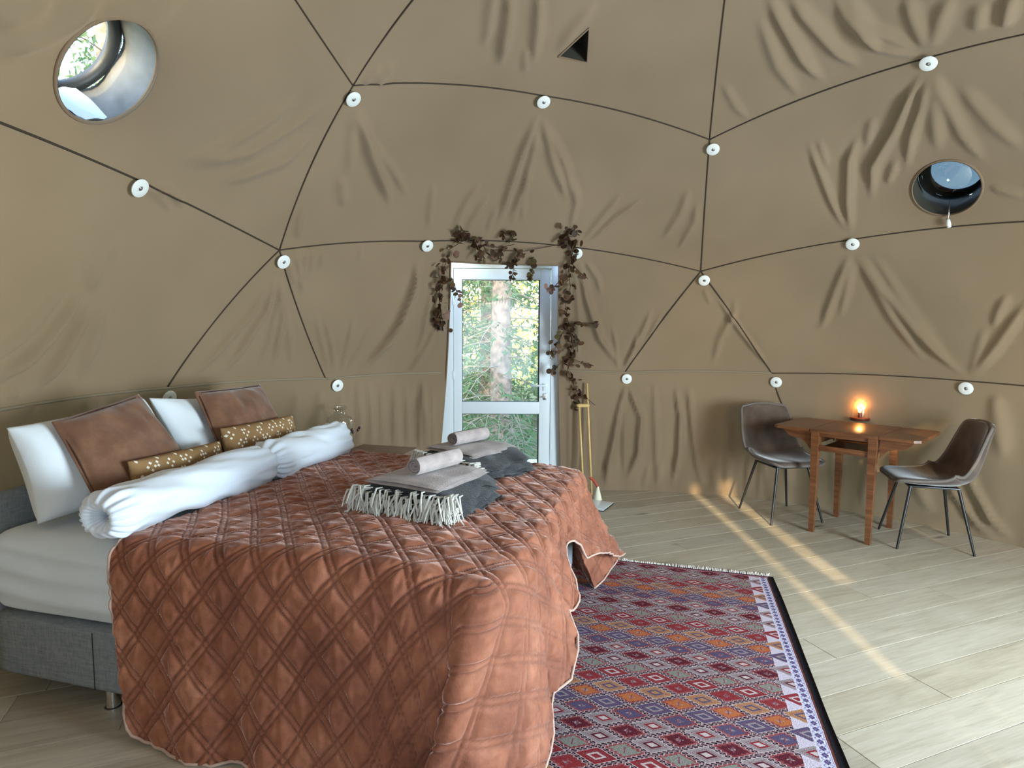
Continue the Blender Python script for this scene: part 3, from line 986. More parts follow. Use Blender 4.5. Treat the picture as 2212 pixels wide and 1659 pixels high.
BARK = plain('spruce_bark', (.20, .155, .135), .95, 14, .45, .8)
TWIG = plain('dry_twig', (.22, .19, .15), .9)
def leafmat(name, c, tr):
    M = Mat(name, .6, c)
    t = M.t.nodes.new('ShaderNodeBsdfTranslucent'); t.inputs[0].default_value = (*tr, 1)
    mx = M.t.nodes.new('ShaderNodeMixShader'); mx.inputs[0].default_value = .45
    out = [x for x in M.t.nodes if x.type == 'OUTPUT_MATERIAL'][0]
    M.t.links.new(M.b.outputs[0], mx.inputs[1]); M.t.links.new(t.outputs[0], mx.inputs[2]); M.t.links.new(mx.outputs[0], out.inputs[0])
    return M.m
NEEDLE = leafmat('spruce_needles', (.10, .17, .09), (.14, .24, .10))
YLEAF = leafmat('birch_leaf', (.55, .48, .10), (.80, .68, .14))

def spruce(seed, h=9., r=.13, low=.3, nb=110, needles=1.0, blen=1.5, nw=.018, nl=1.):
    rg = np.random.default_rng(seed)
    root = empty('spruce_tree', (0, 0, 0))
    m = MB()
    zs = np.linspace(-.6, h, 14)
    m.tube([(.03*sin(z*1.3+seed), .03*cos(z+seed), z) for z in zs], [r*(1.15-.95*(z+.6)/(h+.6)) for z in zs], 14)
    m.obj('trunk', BARK, root)
    tw = MB(); NV = []; NF = []
    for k in range(nb):
        z = low + (h-low)*(k/nb)**1.15
        L = blen*(1-.75*z/h)*rg.uniform(.5, 1.1)
        az = rg.uniform(0, 2*pi); dr = rg.uniform(.2, .75)
        d = np.array([cos(az), sin(az), 0])
        pts = [np.array([0, 0, z]) + d*L*s + np.array([0, 0, (.12*s - dr*s*s)*L]) for s in np.linspace(0, 1, 5)]
        tw.tube(pts, [.013, .010, .007, .005, .002], 4, cap=False)
        side = np.array([-d[1], d[0], 0])
        for s in np.linspace(.25, 1, 7):
            p = np.array([0, 0, z]) + d*L*s + np.array([0, 0, (.12*s - dr*s*s)*L])
            for sg in (-1, 1):
                l2 = L*.34*(1.15-s*.6)*rg.uniform(.6, 1.2)
                e = p + (side*sg*.8 + d*.55)*l2 + np.array([0, 0, -l2*rg.uniform(.1, .7)])
                tw.tube([p, (p+e)/2+np.array([0, 0, .02]), e], [.004, .003, .0015], 3, cap=False)
                if rg.uniform() < needles:
                    for q in np.linspace(.15, 1, 5):
                        c = p+(e-p)*q
                        ln = rg.uniform(.05, .12)*nl; w = nw
                        dd = nrm(rg.normal(size=3)+np.array([0, 0, -.5]))
                        sd = nrm(np.cross(dd, rg.normal(size=3)))*w
                        n0 = len(NV)
                        NV += [c-sd, c+sd, c+sd*.6+dd*ln, c-sd*.6+dd*ln]; NF.append((n0, n0+1, n0+2, n0+3))
    tag(tw.obj('branches', TWIG, root, smooth=False), kind='stuff')
    if NV: mk('needles', NV, NF, NEEDLE, root, smooth=False, kind='stuff')
    return root
def birch(seed, h=8):
    rg = np.random.default_rng(seed)
    root = empty('birch_tree', (0, 0, 0))
    m = MB(); zs = np.linspace(-.6, h, 10)
    m.tube([(.15*sin(z*.5+seed), .1*cos(z*.7), z) for z in zs], [.10*(1.1-.9*(z+.6)/(h+.6)) for z in zs], 10)
    m.obj('trunk', plain('birch_bark', (.55, .52, .46), .8, 8, .3), root)
    V = []; F = []
    for k in range(34):
        c = np.array([rg.normal()*1.3, rg.normal()*1.0, .3 + rg.uniform()**1.6*h*.8])
        for j in range(130):
            p = c + rg.normal(size=3)*np.array([.55, .55, .4])
            d = nrm(rg.normal(size=3)); s = nrm(np.cross(d, rg.normal(size=3)))
            z = rg.uniform(.035, .07); n0 = len(V)
            V += [p-s*z*.6, p+d*z, p+s*z*.6, p-d*z]; F.append((n0, n0+1, n0+2, n0+3))
    mk('leaves', V, F, YLEAF, root, smooth=False, kind='stuff')
    return root
sp = [spruce(3, 9, .155, .2, 120, .45, 1.7), spruce(11, 10, .12, .15, 150, 1.0, 2.0), spruce(21, 7.5, .13, .1, 210, 1.0, 1.9, .05, 2.2)]  # last one extra dense, shaped to block the sun
br = birch(5)
refresh_kids()
def place(proto, used, x, y, rz, sc, label, group, cat='tree'):
    o = proto if proto.name not in used else copy_tree(proto)
    used.add(proto.name)
    o.location = (x, y, -.35); o.rotation_euler = (0, 0, rz); o.scale = (sc,)*3
    tag(o, label, cat, group)
used = set()
mx = aty(1085, 760, 8.6)[0]
place(sp[0], used, mx, 8.6, .4, 1.0, 'spruce with a bare pinkish trunk standing right outside the middle of the glass door', 'spruce trees outside')
for x, y, rz, i, sc in ((-1.25, 9.9, 1.2, 1, 1.0), (1.65, 10.4, 2.2, 1, .95), (-.55, 12.9, 4.0, 0, 1.05), (.95, 12.6, .6, 0, 1.0), (-1.9, 11.8, 3.3, 1, 1.1), (2.3, 12.5, 5.0, 1, 1.1),
                        (-2.6, 16, 1.9, 1, 1.2), (2.9, 15.6, 2.9, 1, 1.2), (3.4, 10.5, .4, 1, 1.0), (-3.3, 10.6, .9, 1, 1.0)):
    lab = ('left' if x < mx else 'right')
    far = ('just behind' if y < 11 else 'well behind' if y < 13 else 'far behind')
    off = ('close beside' if abs(x-mx) < 1 else 'well clear of' if abs(x-mx) < 2.2 else 'farthest from')
    place(sp[i], used, x, y, rz, sc, 'green spruce %s the door, %s of the bare trunk, %s it' % (far, lab, off), 'green spruces behind the door')
BL = iter(['just left of the middle', 'just right of the middle', 'at the far left', 'at the far right', 'in the very middle, farthest away'])
for x, y, rz, sc in ((-.6, 20.5, 0, 1.1), (1.2, 21.5, 2, 1.2), (-2.6, 21, 3, 1.1), (3.2, 22, 4, 1.2), (.3, 24, 5, 1.3)):
    place(br, used, x, y, rz, sc, 'yellow leaved birch behind the spruces in the door view, ' + next(BL), 'yellow birches far behind the door')
for x, y, rz, sc in ((-6.5, 5.5, 1, 1.1), (-7.5, 8.0, 2, 1.2), (-8.5, 3.0, 3, 1.2), (-5.5, 8.5, 5, 1.1)):
    place(sp[1], used, x, y, rz, sc, 'spruce beyond the left porthole, ' + {5.5: 'third from the bed head', 8.0: 'farthest left in the row', 3.0: 'nearest the camera side', 8.5: 'close to the dome'}[y], 'spruces beyond the left porthole')
# unseen spruces added behind the camera to screen the low sun
for x, y, rz, i, sc in ((-.35, -4.6, 0, 1, 1.05), (3.45, -4.4, 2, 1, 1.05), (-.1, -8.0, 1, 1, 1.15), (3.75, -8.2, 3, 1, 1.15), (5.6, -5.2, 4, 1, 1.0), (3.95, -2.9, 2, 2, 1.0), (4.1, -1.3, 1, 2, .95), (3.75, -5.9, 3, 2, 1.05), (5.7, -1.9, 5, 2, 1.05)):
    place(sp[i], used, x, y, rz, sc, 'added spruce screening the sun outside the panoramic window', 'added spruces screening the sun')

# ================================================================== RUG
def rug_mat():
    M = Mat('rug_weave', .95, (.3, .1, .1), spec=.15)
    v = M.coord()
    x, y, z = M.xyz(v)                      # local: x = across (u), y = along (v), origin at the right far corner
    wv = M.noise(v, 60, 2)
    U = x + (wv-.5)*.004; Vv = y + (wv-.5)*.003
    PX, PY = .182, .1065
    # nested diamonds at centres (i, j), serrated ones at (i+.5, j+.5)
    a = U/PX + .52; b = Vv/PY
    def diamond(a, b):
        fa = ((a+.5).frac()-.5).abs(); fb = ((b+.5).frac()-.5).abs()
        return fa + fb, fa, fb, (b+.5).floor()
    d1, fa1, fb1, r1 = diamond(a, b)
    d2, fa2, fb2, r2 = diamond(a+.5, b+.5)
    jit = M.noise(v, 9, 1)
    fine0 = M.noise(v, 130, 1)
    RED, DRED, ORG, TAN, BLU, GRY, GRN, CRM, MAU = (.30,.035,.04), (.13,.018,.03), (.55,.17,.055), (.50,.25,.12), (.115,.09,.17), (.37,.31,.31), (.28,.29,.24), (.66,.55,.53), (.28,.09,.115)
    def rowcol(r, n, cols):
        return M.ramp((r.mod(float(n)) + .5)/float(n), [(i/n, c) for i, c in enumerate(cols)], 'CONSTANT')
    outer = rowcol(r1, 5, [GRY, BLU, TAN, RED, GRY])
    inner = rowcol(r1, 5, [RED, GRY, BLU, CRM, DRED])
    core = rowcol(r1, 5, [CRM, BLU, TAN, RED, CRM])
    sat = rowcol(r2, 5, [DRED, BLU, ORG, RED, GRN])
    bg = M.ramp(jit, [(.35, (.27, .05, .055)), (.65, (.38, .11, .11))])
    # toothed black and white edge round the cells
    col = bg
    e1 = a + b; e2 = a - b
    for p, q in ((e1, e2), (e2, e1)):
        D = ((p+.5).frac()-.5).abs()._m('SUBTRACT', .5).abs()
        tooth = (q*5.5 + (wv-.5)*.5).pingpong(.5)*2.
        col = M.mix(D.lt(tooth*.075+.03), col, (.020, .010, .018))
        col = M.mix((D - tooth*.085 - .040).abs().lt(.020), col, (.60, .47, .47))
    for p, q in ((e1, e2), (e2, e1)):
        D = ((p+.5).frac()-.5).abs()._m('SUBTRACT', .5).abs()
        col = M.mix(D.lt(.014), col, (.48, .30, .32))
    tt1 = (e1*5.5).pingpong(.5)*.10; tt2 = (e2*5.5).pingpong(.5)*.10
    col = M.mix((d2 + tt1 + tt2).lt(.355), col, sat)
    core2 = (fa2*1.0+fb2*1.).lt(.10)
    col = M.mix(core2*(fine0.gt(.5)), col, GRY)
    cross = fa2.lt(.014)*fb2.lt(.15)
    col = M.mix(cross, col, MAU)
    col = M.mix(d1.lt(.42), col, CRM)
    col = M.mix(d1.lt(.395), col, outer)
    col = M.mix(d1.lt(.27)*d1.gt(.25), col, MAU)
    col = M.mix(d1.lt(.20), col, inner)
    col = M.mix(d1.lt(.115), col, core)
    # right border: zigzag cells, lavender ladder, cream, brown, black selvedge
    zig = M.mix((((U + .105)/.05) - (b+.0).pingpong(.5)*2.*.9).gt(0.), col, (.78,.74,.82))
    half = M.mix(d1.lt(.34), (.78,.74,.82), outer)
    half = M.mix(d1.lt(.16), half, inner)
    col = M.mix(U.gt(-.145)*(d1.gt(.40))*(fb1.lt(.5)), col, (.70,.62,.70))
    col = M.mix(U.gt(-.088), col, (.70, .68, .80))
    lad = ((b*3.+.5).frac()-.5).abs() + ((U+.067)/.03).abs()
    col = M.mix(U.gt(-.083)*U.lt(-.052)*lad.lt(.42), col, (.09, .07, .17))
    xx = (((U+.067)/.03).abs() - ((b*3.).pingpong(.5)*1.)).abs()
    col = M.mix(U.gt(-.084)*U.lt(-.050)*xx.lt(.06), col, (.25, .2, .38))
    col = M.mix(U.gt(-.0495)*U.lt(-.0475), col, (.25, .2, .38))
    col = M.mix(U.gt(-.044), col, (.16, .045, .03))
    col = M.mix(U.gt(-.036), col, (.014, .012, .016))
    # far end: pinkish plain weave, then black
    col = M.mix(Vv.gt(-.03)*U.lt(-.036), col, (.36, .12, .15))
    col = M.mix(Vv.gt(-.014), col, (.018, .012, .018))
    fine = M.noise(v, 240, 2)
    col = M.mix(.8, col, M.ramp(fine, [(.3, (.55, .52, .55)), (.7, (.95, .92, .95))]), 'MULTIPLY')
    M.color(col)
    M.bump(fine, .5, .004)
    return M.m
RUG = rug_mat()
rc = uvz(.60, 3.765, 0)
rug = empty('kelim_rug', rc, BA, label='red, orange and violet kilim rug with rows of diamonds beside the bed', cat='rug')
nx, ny = 60, 110
X, Y = np.meshgrid(np.linspace(-1.45, 0, nx), np.linspace(-2.9, 0, ny), indexing='ij')
ex = .006*vnoise(Y*3, X*0, 4)*np.clip((X+.15)/.15, 0, 1)
Z = .009 + .0025*vnoise(X*4, Y*4, 8)
top = np.stack([X+ex, Y, Z], -1).reshape(-1, 3)
bot = top.copy(); bot[:, 2] = .0012
F = [tuple(f) for f in gridfaces(nx, ny)] 
nb_ = nx*ny
per = [i*ny for i in range(nx)] + [(nx-1)*ny+j for j in range(1, ny)] + [i*ny+ny-1 for i in range(nx-2, -1, -1)] + [j for j in range(ny-2, 0, -1)]
F += [(per[i], per[(i+1) % len(per)], per[(i+1) % len(per)]+nb_, per[i]+nb_) for i in range(len(per))]
mk('woven_field', np.vstack([top, bot]), F, RUG, rug)
TASSEL = plain('rug_tassel_wool', (.72, .68, .62), .9)
fm = MB()
x = -1.43
while x < -.03:
    a = random.uniform(-.012, .012)
    if -.86 < x < -.60: sc = .35
    else: sc = 1
    fm.tube([(x, -.004, .009), (x+a*.4, .012*sc, .012+random.random()*.004), (x+a, .030*sc, .007+random.random()*.006), (x+a*1.8, (.045+random.random()*.012)*sc, .004)], [.003, .0048, .0042, .002], 5)
    x += random.uniform(.006, .013)
fm.obj('fringe', TASSEL, rug, kind='stuff')

# ================================================================== BED
BASEF = Mat('grey_bed_fabric', .92, (.2, .22, .24), spec=.2); _v = BASEF.coord(scale=(60, 60, 12)); _n = BASEF.noise(_v, 2.5, 3, .6)
_v2 = BASEF.coord(scale=(9, 9, 110)); _n2 = BASEF.noise(_v2, 2, 3, .6)
BASEF.color(BASEF.mix(.5, BASEF.ramp(_n, [(.3, (.15, .17, .19)), (.7, (.30, .325, .35))]), BASEF.ramp(_n2, [(.3, (.15, .17, .19)), (.7, (.30, .325, .35))])))
BASEF.bump(_n, .35, .004); BASEF = BASEF.m
def linen(name, c, ns=6, b=.25):
    M = Mat(name, .85, c, spec=.25, Sheen_Weight=.2)
    v = M.coord(); n = M.noise(v, ns, 4, .5, .5); M.bump(n, b, .02)
    return M.m
SHEET = linen('white_sheet', (.70, .77, .83), 5, .12)
DUVET = linen('white_duvet_cotton', (.76, .83, .93), 9, .20)
CASE = linen('white_pillow_case', (.74, .80, .86), 7, .25)

def bedpts(L): return [tuple(uvz(*p)) for p in L]
def softbox(name, u0, u1, v0, v1, z0, z1, r, n, mat, parent, wr=None, bulge=0):
    """rounded soft box in the bed frame"""
    bm = bmesh.new()
    bmesh.ops.create_cube(bm, size=2)
    bmesh.ops.subdivide_edges(bm, edges=bm.edges[:], cuts=n, use_grid_fill=True)
    V = np.array([v.co[:] for v in bm.verts]); F = [[v.index for v in f.verts] for f in bm.faces]
    bm.free()
    h = np.array([(u1-u0)/2, (v1-v0)/2, (z1-z0)/2]); c = np.array([(u0+u1)/2, (v0+v1)/2, (z0+z1)/2])
    # push the grid lines towards the edges
    P = np.sign(V)*(1-(1-np.abs(V))**1.0)*h
    inner = np.clip(P, -(h-r), h-r); d = P-inner
    nrm_ = np.linalg.norm(d, axis=1, keepdims=True)
    # map cube corner region to rounded
    m = nrm_[:, 0] > 1e-9
    dn = d[m]/nrm_[m]
    mx = np.max(np.abs(d[m]), axis=1, keepdims=True)
    P[m] = inner[m] + dn*np.minimum(mx, r)
    if bulge: P += np.sign(P)*0 + np.stack([(P[:, 0]/h[0])*bulge*(1-(P[:, 2]/h[2])**2), (P[:, 1]/h[1])*bulge*(1-(P[:, 2]/h[2])**2), 0*P[:, 2]], -1)
    P += c
    if wr is not None: P = wr(P)
    Wd = P[:, :1]*BU + P[:, 1:2]*BV + P[:, 2:]*UPV
    return mk(name, Wd, F, mat, parent, world=True)
U0, U1, V0, V1 = -2.56, -.45, 1.668, 3.38
bed = empty('bed', uvz((U0+U1)/2, (V0+V1)/2, 0), BA, label='double bed with a grey fabric box base on chrome legs', cat='bed')
softbox('bed_base', U0, U1-.085, V0, V1, .10, .345, .025, 26, BASEF, bed)
seam = MB().tube([Vector(uvz(-2.05, V0-.001, z)) for z in np.linspace(.11, .33, 8)], .0018, 5); mk('side_seam', seam.V, seam.F, GASKET, bed, world=True)
for u_, v_ in ((-2.05, V0+.07), (-2.05, V1-.1), (-.65, V0+.12), (-.65, V1-.1), (-2.45, 2.5), (-1.3, 2.5)):
    p = uvz(u_, v_, 0)
    m = MB().lathe([(.030, .0), (.030, .006), (.0235, .009), (.0235, .11)], 20, Matrix.Translation(Vector(p)))
    mk('leg', m.V, m.F, CHROME, bed, world=True, sharp=40)
softbox('headboard', U0-.075, U0-.008, V0+.05, V1-.05, .10, .80, .03, 12, BASEF, bed)
def mwr(P):
    s = np.clip((P[:, 2]-.34)/.3, 0, 1)
    P[:, 1] += np.where(P[:, 1] < 2, -1, 1)*(.006*np.sin(P[:, 2]*70 + P[:, 0]*2.2 + .8*np.sin(P[:, 0]*5)) + .006*vnoise(P[:, 0]*3, P[:, 2]*22, 2))
    return P
softbox('mattress', U0+.01, U1-.085, V0-.004, V1+.004, .352, .672, .075, 70, SHEET, None, wr=mwr, bulge=.012)
mt = bpy.data.objects['mattress']; tag(mt, 'thick white mattress in a stretched fitted sheet on the grey bed base', 'mattress')

# ---------------------------------------------------------------- quilted bedspread
def quilt_mat():
    M = Mat('terracotta_velvet', .72, (.36, .12, .06), spec=.3, Sheen_Weight=.95, Sheen_Roughness=.36)
    M.b.inputs['Sheen Tint'].default_value = (1.0, .70, .62, 1)
    v = M.coord()
    n = M.noise(v, 5, 3, .6); n2 = M.noise(v, 45, 3, .6)
    col = M.ramp(n, [(.3, (.21, .068, .036)), (.55, (.33, .115, .060)), (.75, (.46, .19, .11))])
    col = M.mix(.5, col, M.ramp(n2, [(.35, (.62, .60, .60)), (.7, (1, 1, 1))]), 'MULTIPLY')
    at = M.t.nodes.new('ShaderNodeAttribute'); at.attribute_name = 'stitch'
    st = N(M.t, at.outputs['Fac'])
    col = M.mix(st*.55, col, (.10, .030, .018))  # groove shade mixed into the colour along the stitch lines
    # crushed pile beside the seams catches the light
    M.t.links.new((st.gt(.04)*st.lt(.45)*.55 + .75).s, M.b.inputs['Sheen Weight'])
    M.color(col)
    M.bump(n2, .35, .006)
    return M.m
QUILT = quilt_mat()
QBACK = plain('quilt_binding', (.50, .34, .27), .85)
quilt = empty('bedspread', uvz(-1.2, 2.5, .70), BA, label='terracotta velvet quilted bedspread in diamond stitching, draped over the bed', cat='bedspread')
UH, UF, VN, VF, ZT, RR = -1.895, -.55, 1.72, 3.30, .705, .10
def ztop(u, v):
    du = np.clip((u-(UF-.5))/.5, 0, 1)
    return ZT + .010*vnoise(u*3.2, v*2.6, 21) + .006*vnoise(u*9, v*7, 22) + .018*np.exp(-((u+1.0)/.3)**2) - .022*du*du
def qh(s, t, kind):
    """height of the quilting over the cloth: puffs between double stitch lines, with crinkles"""
    a = s/.142 + t/.176 + .06*vnoise(s*3, t*3, 31); b = s/.142 - t/.176 + .06*vnoise(s*3, t*3, 32) + .35
    P = .1105
    def dl(x):
        f = x - np.floor(x)
        return np.minimum(np.minimum(f, 1-f), np.abs(f-.20))*P
    d = np.minimum(dl(a), dl(b))
    fa = a-np.floor(a); fb = b-np.floor(b)
    big = (fa > .2)*(fb > .2)
    puff = (1-np.exp(-(d/.0062)**1.3))
    h = .0088*puff + .0052*big*np.clip(d/.028, 0, 1)
    if kind == 'top': h = h*.72
    cr = vnoise(s*62 + .4*vnoise(t*9, s*4, 5), t*14, 33) if kind == 'side' else vnoise(s*16, t*58, 34)
    h = h + .0050*cr*np.clip(d/.012, 0, 1)
    return h
def stitch(s, t):
    a = s/.142 + t/.176 + .06*vnoise(s*3, t*3, 31); b = s/.142 - t/.176 + .06*vnoise(s*3, t*3, 32) + .35
    def dl(x):
        f = x - np.floor(x)
        return np.minimum(np.minimum(f, 1-f), np.abs(f-.20))*.1105
    return np.exp(-(np.minimum(dl(a), dl(b))/.0042)**2)
STEP = .0062
su = np.arange(UH, UF+1e-6, STEP); sv = np.arange(VN, VF+1e-6, STEP)
UF = su[-1]; VF = sv[-1]
S, T = np.meshgrid(su, sv, indexing='ij')
Zt = ztop(S, T)
Ht = qh(S, T, 'top')
# ease towards the edges so top and skirt meet
top = S[..., None]*BU + T[..., None]*BV + (Zt+Ht)[..., None]*UPV
# skirt
def build_w():
    w = []; pu = []; pv = []; nx_ = []; ny_ = []
    for u in su: w.append(u-UH); pu.append(u); pv.append(VN); nx_.append(0); ny_.append(-1)
    wc = su[-1]-UH
    K = 34
    for k in range(1, K):
        t = k/K*pi/2
        w.append(wc + .10*k/K); pu.append(UF); pv.append(VN); nx_.append(sin(t)); ny_.append(-cos(t))
    w0 = wc+.10
    for v in sv: w.append(w0+v-VN); pu.append(UF); pv.append(v); nx_.append(1); ny_.append(0)
    w1 = w0+sv[-1]-VN
    for k in range(1, K):
        t = k/K*pi/2
        w.append(w1+.10*k/K); pu.append(UF); pv.append(VF); nx_.append(cos(t)); ny_.append(sin(t))
    w2 = w1+.10
    for u in su[::-1]: w.append(w2+UF-u); pu.append(u); pv.append(VF); nx_.append(0); ny_.append(1)
    return map(np.array, (w, pu, pv, nx_, ny_))
w, pu, pv, nxx, nyy = build_w()
WC = su[-1]-UH; W0 = WC+.10; W1 = W0+sv[-1]-VN; W2_ = W1+.10
def wf(v): return W0+v-VN
HEM = [ # w, u, v, z of the hem
 (0, -1.845, 1.612, .22), (.015, -1.842, 1.606, .13), (.05, -1.815, 1.600, .055), (.11, -1.755, 1.590, .022), (.25, -1.61, 1.575, .008), (.40, -1.45, 1.583, .004), (.46, -1.385, 1.60, .012),
 (.56, -1.29, 1.585, .006), (.75, -1.12, 1.595, .004), (.95, -.93, 1.600, .004), (1.08, -.80, 1.612, .004), (1.17, -.70, 1.628, .004), (1.24, -.640, 1.630, .004),
 (1.29, -.640, 1.595, .004), (1.33, -.690, 1.540, .004), (1.36, -.705, 1.505, .005), (1.40, -.680, 1.495, .006), (1.48, -.58, 1.545, .006), (wf(1.80), -.46, 1.665, .01), (wf(1.90), -.375, 1.83, .02),
 (wf(1.955), -.365, 1.93, .08), (wf(1.985), -.385, 1.965, .17), (wf(2.05), -.350, 2.06, .20), (wf(2.14), -.355, 2.17, .33), (wf(2.20), -.390, 2.22, .40), (wf(2.32), -.372, 2.32, .335), (wf(2.42), -.380, 2.42, .37), (wf(2.52), -.43, 2.52, .50), (wf(2.66), -.425, 2.66, .50),
 (wf(2.78), -.385, 2.80, .375), (wf(2.95), -.355, 3.02, .32), (wf(3.10), -.33, 3.25, .24), (wf(3.28), -.30, 3.52, .125), (W1+.05, -.285, 3.64, .09), (W1+.10, -.33, 3.50, .05),
 (W1+.18, -.395, 3.30, .02), (W1+.26, -.46, 3.36, .03), (W1+.40, -.62, 3.46, .10), (W1+.7, -.95, 3.42, .14), (W2_+1.4, -1.86, 3.42, .2)]
HEM = np.array(HEM)
def cr(x, k):
    xs = HEM[:, 0]; ys = HEM[:, k]
    m = np.gradient(ys, xs)
    i = np.clip(np.searchsorted(xs, x)-1, 0, len(xs)-2)
    h = xs[i+1]-xs[i]; t = np.clip((x-xs[i])/h, 0, 1)
    return (2*t**3-3*t**2+1)*ys[i] + (t**3-2*t**2+t)*h*m[i]*.7 + (-2*t**3+3*t**2)*ys[i+1] + (t**3-t**2)*h*m[i+1]*.7
hu, hv, hz_ = cr(w, 1), cr(w, 2), np.maximum(cr(w, 3), .004)
ND = 122
d = np.linspace(0, 1, ND)[None, :]
zt_edge = ztop(pu, pv)[:, None]
arc = pi/2*RR
drop = (zt_edge[:, 0]-RR-hz_)
Ltot = arc + np.maximum(drop, .02)
dist = d*Ltot[:, None]
ra = np.clip(dist/RR, 0, pi/2)
outp = RR*np.sin(ra); zz = zt_edge - RR*(1-np.cos(ra)) - np.maximum(dist-arc, 0)
tt = np.clip((dist-arc)/np.maximum(Ltot[:, None]-arc, .02), 0, 1)
su0 = pu[:, None] + nxx[:, None]*outp; sv0 = pv[:, None] + nyy[:, None]*outp
eu = hu - (pu+nxx*RR); ev = hv - (pv+nyy*RR)
blend = tt**1.0*.75 + .25*tt*tt
skew = np.clip((dist/(Ltot[:, None])), 0, 1)**1.15
kcorner = np.exp(-((w-1.36)/.38)**2)[:, None]
bl = blend*(1-kcorner) + skew*kcorner
Su = su0 + eu[:, None]*bl; Sv = sv0 + ev[:, None]*bl
wv_ = .010*np.sin(w*21+1)[:, None]*tt + .012*vnoise(w[:, None]*6, d*1.5, 41)*tt
Su += nxx[:, None]*wv_; Sv += nyy[:, None]*wv_
base = Su[..., None]*BU + Sv[..., None]*BV + zz[..., None]*UPV
# stitched pattern coordinates of the cloth, they swing round at the corners
th = np.interp(w, [0, 1.0, 1.30, 1.62, 1.95, W1-.3, W1+.4, W1+1.4], [0, 0, .55, .95, 1.57, 1.57, 3.1, 3.14])
cs = pu[:, None] + np.sin(th)[:, None]*dist; ct_ = pv[:, None] - np.cos(th)[:, None]*dist
_k = np.clip(dist/.06, 0, 1)
Hs = qh(cs, ct_, 'side')*_k + qh(cs, ct_, 'top')*(1-_k)
Hs *= np.clip((d*Ltot[:, None])/.03, .0, 1)*1. if False else 1.
dw = np.gradient(base, axis=0); dd = np.gradient(base, axis=1)
nn = np.cross(dd, dw); nn /= np.maximum(np.linalg.norm(nn, axis=2, keepdims=True), 1e-9)
outv = nxx[:, None, None]*BU + nyy[:, None, None]*BV + UPV*.4
# the first rows (pinched at the corner) take the smooth radial normal
rn = (nxx[:, None]*np.sin(ra))[..., None]*BU + (nyy[:, None]*np.sin(ra))[..., None]*BV + np.cos(ra)[..., None]*UPV
k1 = np.clip(1-dist/(arc*1.3), 0, 1)[..., None]
sgn = np.sign(np.median(np.sum(nn[:150]*outv[:150], axis=2)))
nn = nn*sgn
nn = nn*(1-k1) + rn*k1; nn /= np.maximum(np.linalg.norm(nn, axis=2, keepdims=True), 1e-9)
sk = base + nn*Hs[..., None]
Vq = np.vstack([top.reshape(-1, 3), sk.reshape(-1, 3)])
Fq = np.vstack([gridfaces(len(su), len(sv))[:, ::-1], gridfaces(len(w), ND)[:, ::-1] + len(su)*len(sv)])
qo = mk('quilt_top', Vq, Fq, QUILT, quilt, world=True)
_at = qo.data.attributes.new('stitch', 'FLOAT', 'POINT')
_at.data.foreach_set('value', np.concatenate([stitch(S, T).ravel(), stitch(cs, ct_).ravel()]))
bm = bmesh.new(); bm.from_mesh(qo.data); bmesh.ops.remove_doubles(bm, verts=bm.verts[:], dist=.0012)
bmesh.ops.recalc_face_normals(bm, faces=bm.faces[:]); bm.to_mesh(qo.data); bm.free()
qo.data.polygons.foreach_set('use_smooth', np.ones(len(qo.data.polygons), dtype=bool))
hemline = [Vector(p) for p in sk[::4, -1]]
left = [Vector(p) for p in sk[0, ::4]]
m = MB().tube(left[:-1]+hemline, .0055, 6); mk('binding', m.V, m.F, QBACK, quilt, world=True)

# ---------------------------------------------------------------- duvets rolled up across the bed
def duvet(v0, v1, uc, zc, ru, rz, label, seed, pinch):
    rg = np.random.default_rng(seed)
    nl, ns = 120, 96
    s = np.linspace(0, 1, nl)[:, None]; t = np.linspace(0, 2*pi, ns, endpoint=False)[None, :]
    L = v1-v0
    # end caps: radius shrinks, the centre is tucked in
    e = .085/L
    a0 = np.clip(s/e, 0, 1); a1 = np.clip((1-s)/(e*1.2), 0, 1)
    k = np.sqrt(1-(1-a0)**2)*np.sqrt(1-(1-a1)**2)
    k = np.maximum(k, .02)
    vv = v0 + L*s + 0*t
    tuck = np.clip(1-k/.55, 0, 1)
    vv = vv + tuck*.060*(s < .5)*pinch - tuck*.04*(s > .5)
    wr = .010*vnoise(s*L*9 + t*1.1, t*2.2+seed, seed) + .006*np.sin(t*3 + s*L*14 + seed)*np.sin(s*L*5)
    rad = .009*np.sin(t*17+3*np.sin(t*2))*np.exp(-((s*L-.04)/.06)**2) + .006*np.sin(t*13)*np.exp(-(((1-s)*L-.05)/.07)**2)
    lump = 1 + .05*np.sin(s*L*6+seed) + .05*vnoise(s*L*4, t*0+seed, 7)
    cu = uc + .02*np.sin(s*L*3+seed); cz = zc + 0*s
    R1 = (ru*lump+wr+rad)*k; R2 = (rz*lump+wr+rad)*k
    sq = 1.0 - .10*np.clip(-np.sin(t), 0, 1)**2
    uu_ = cu + np.cos(t)*R1*(1+.12*np.clip(-np.sin(t), 0, 1))
    z_ = cz + np.sin(t)*R2*sq
    z_ = np.maximum(z_, .688 + .012*vnoise(vv*9, t*2, 3))
    P = uu_[..., None]*BU + vv[..., None]*BV + z_[..., None]*UPV
    P = P.reshape(-1, 3)
    c0 = P[:ns].mean(0); c1 = P[-ns:].mean(0)
    V = np.vstack([P, c0, c1])
    F = [tuple(f) for f in gridfaces(nl, ns, wrap=True)] + [(nl*ns, (j+1) % ns, j) for j in range(ns)] + [(nl*ns+1, (nl-1)*ns+j, (nl-1)*ns+(j+1) % ns) for j in range(ns)]
    o = mk('rolled_duvet', V, F, DUVET, None)
    return tag(o, label, 'duvet', 'rolled white duvets')
duvet(1.60, 2.56, -1.945, .785, .112, .098, 'puffy white duvet roll nearest the camera, its gathered open end hanging at the bed edge', 3, 1.3)
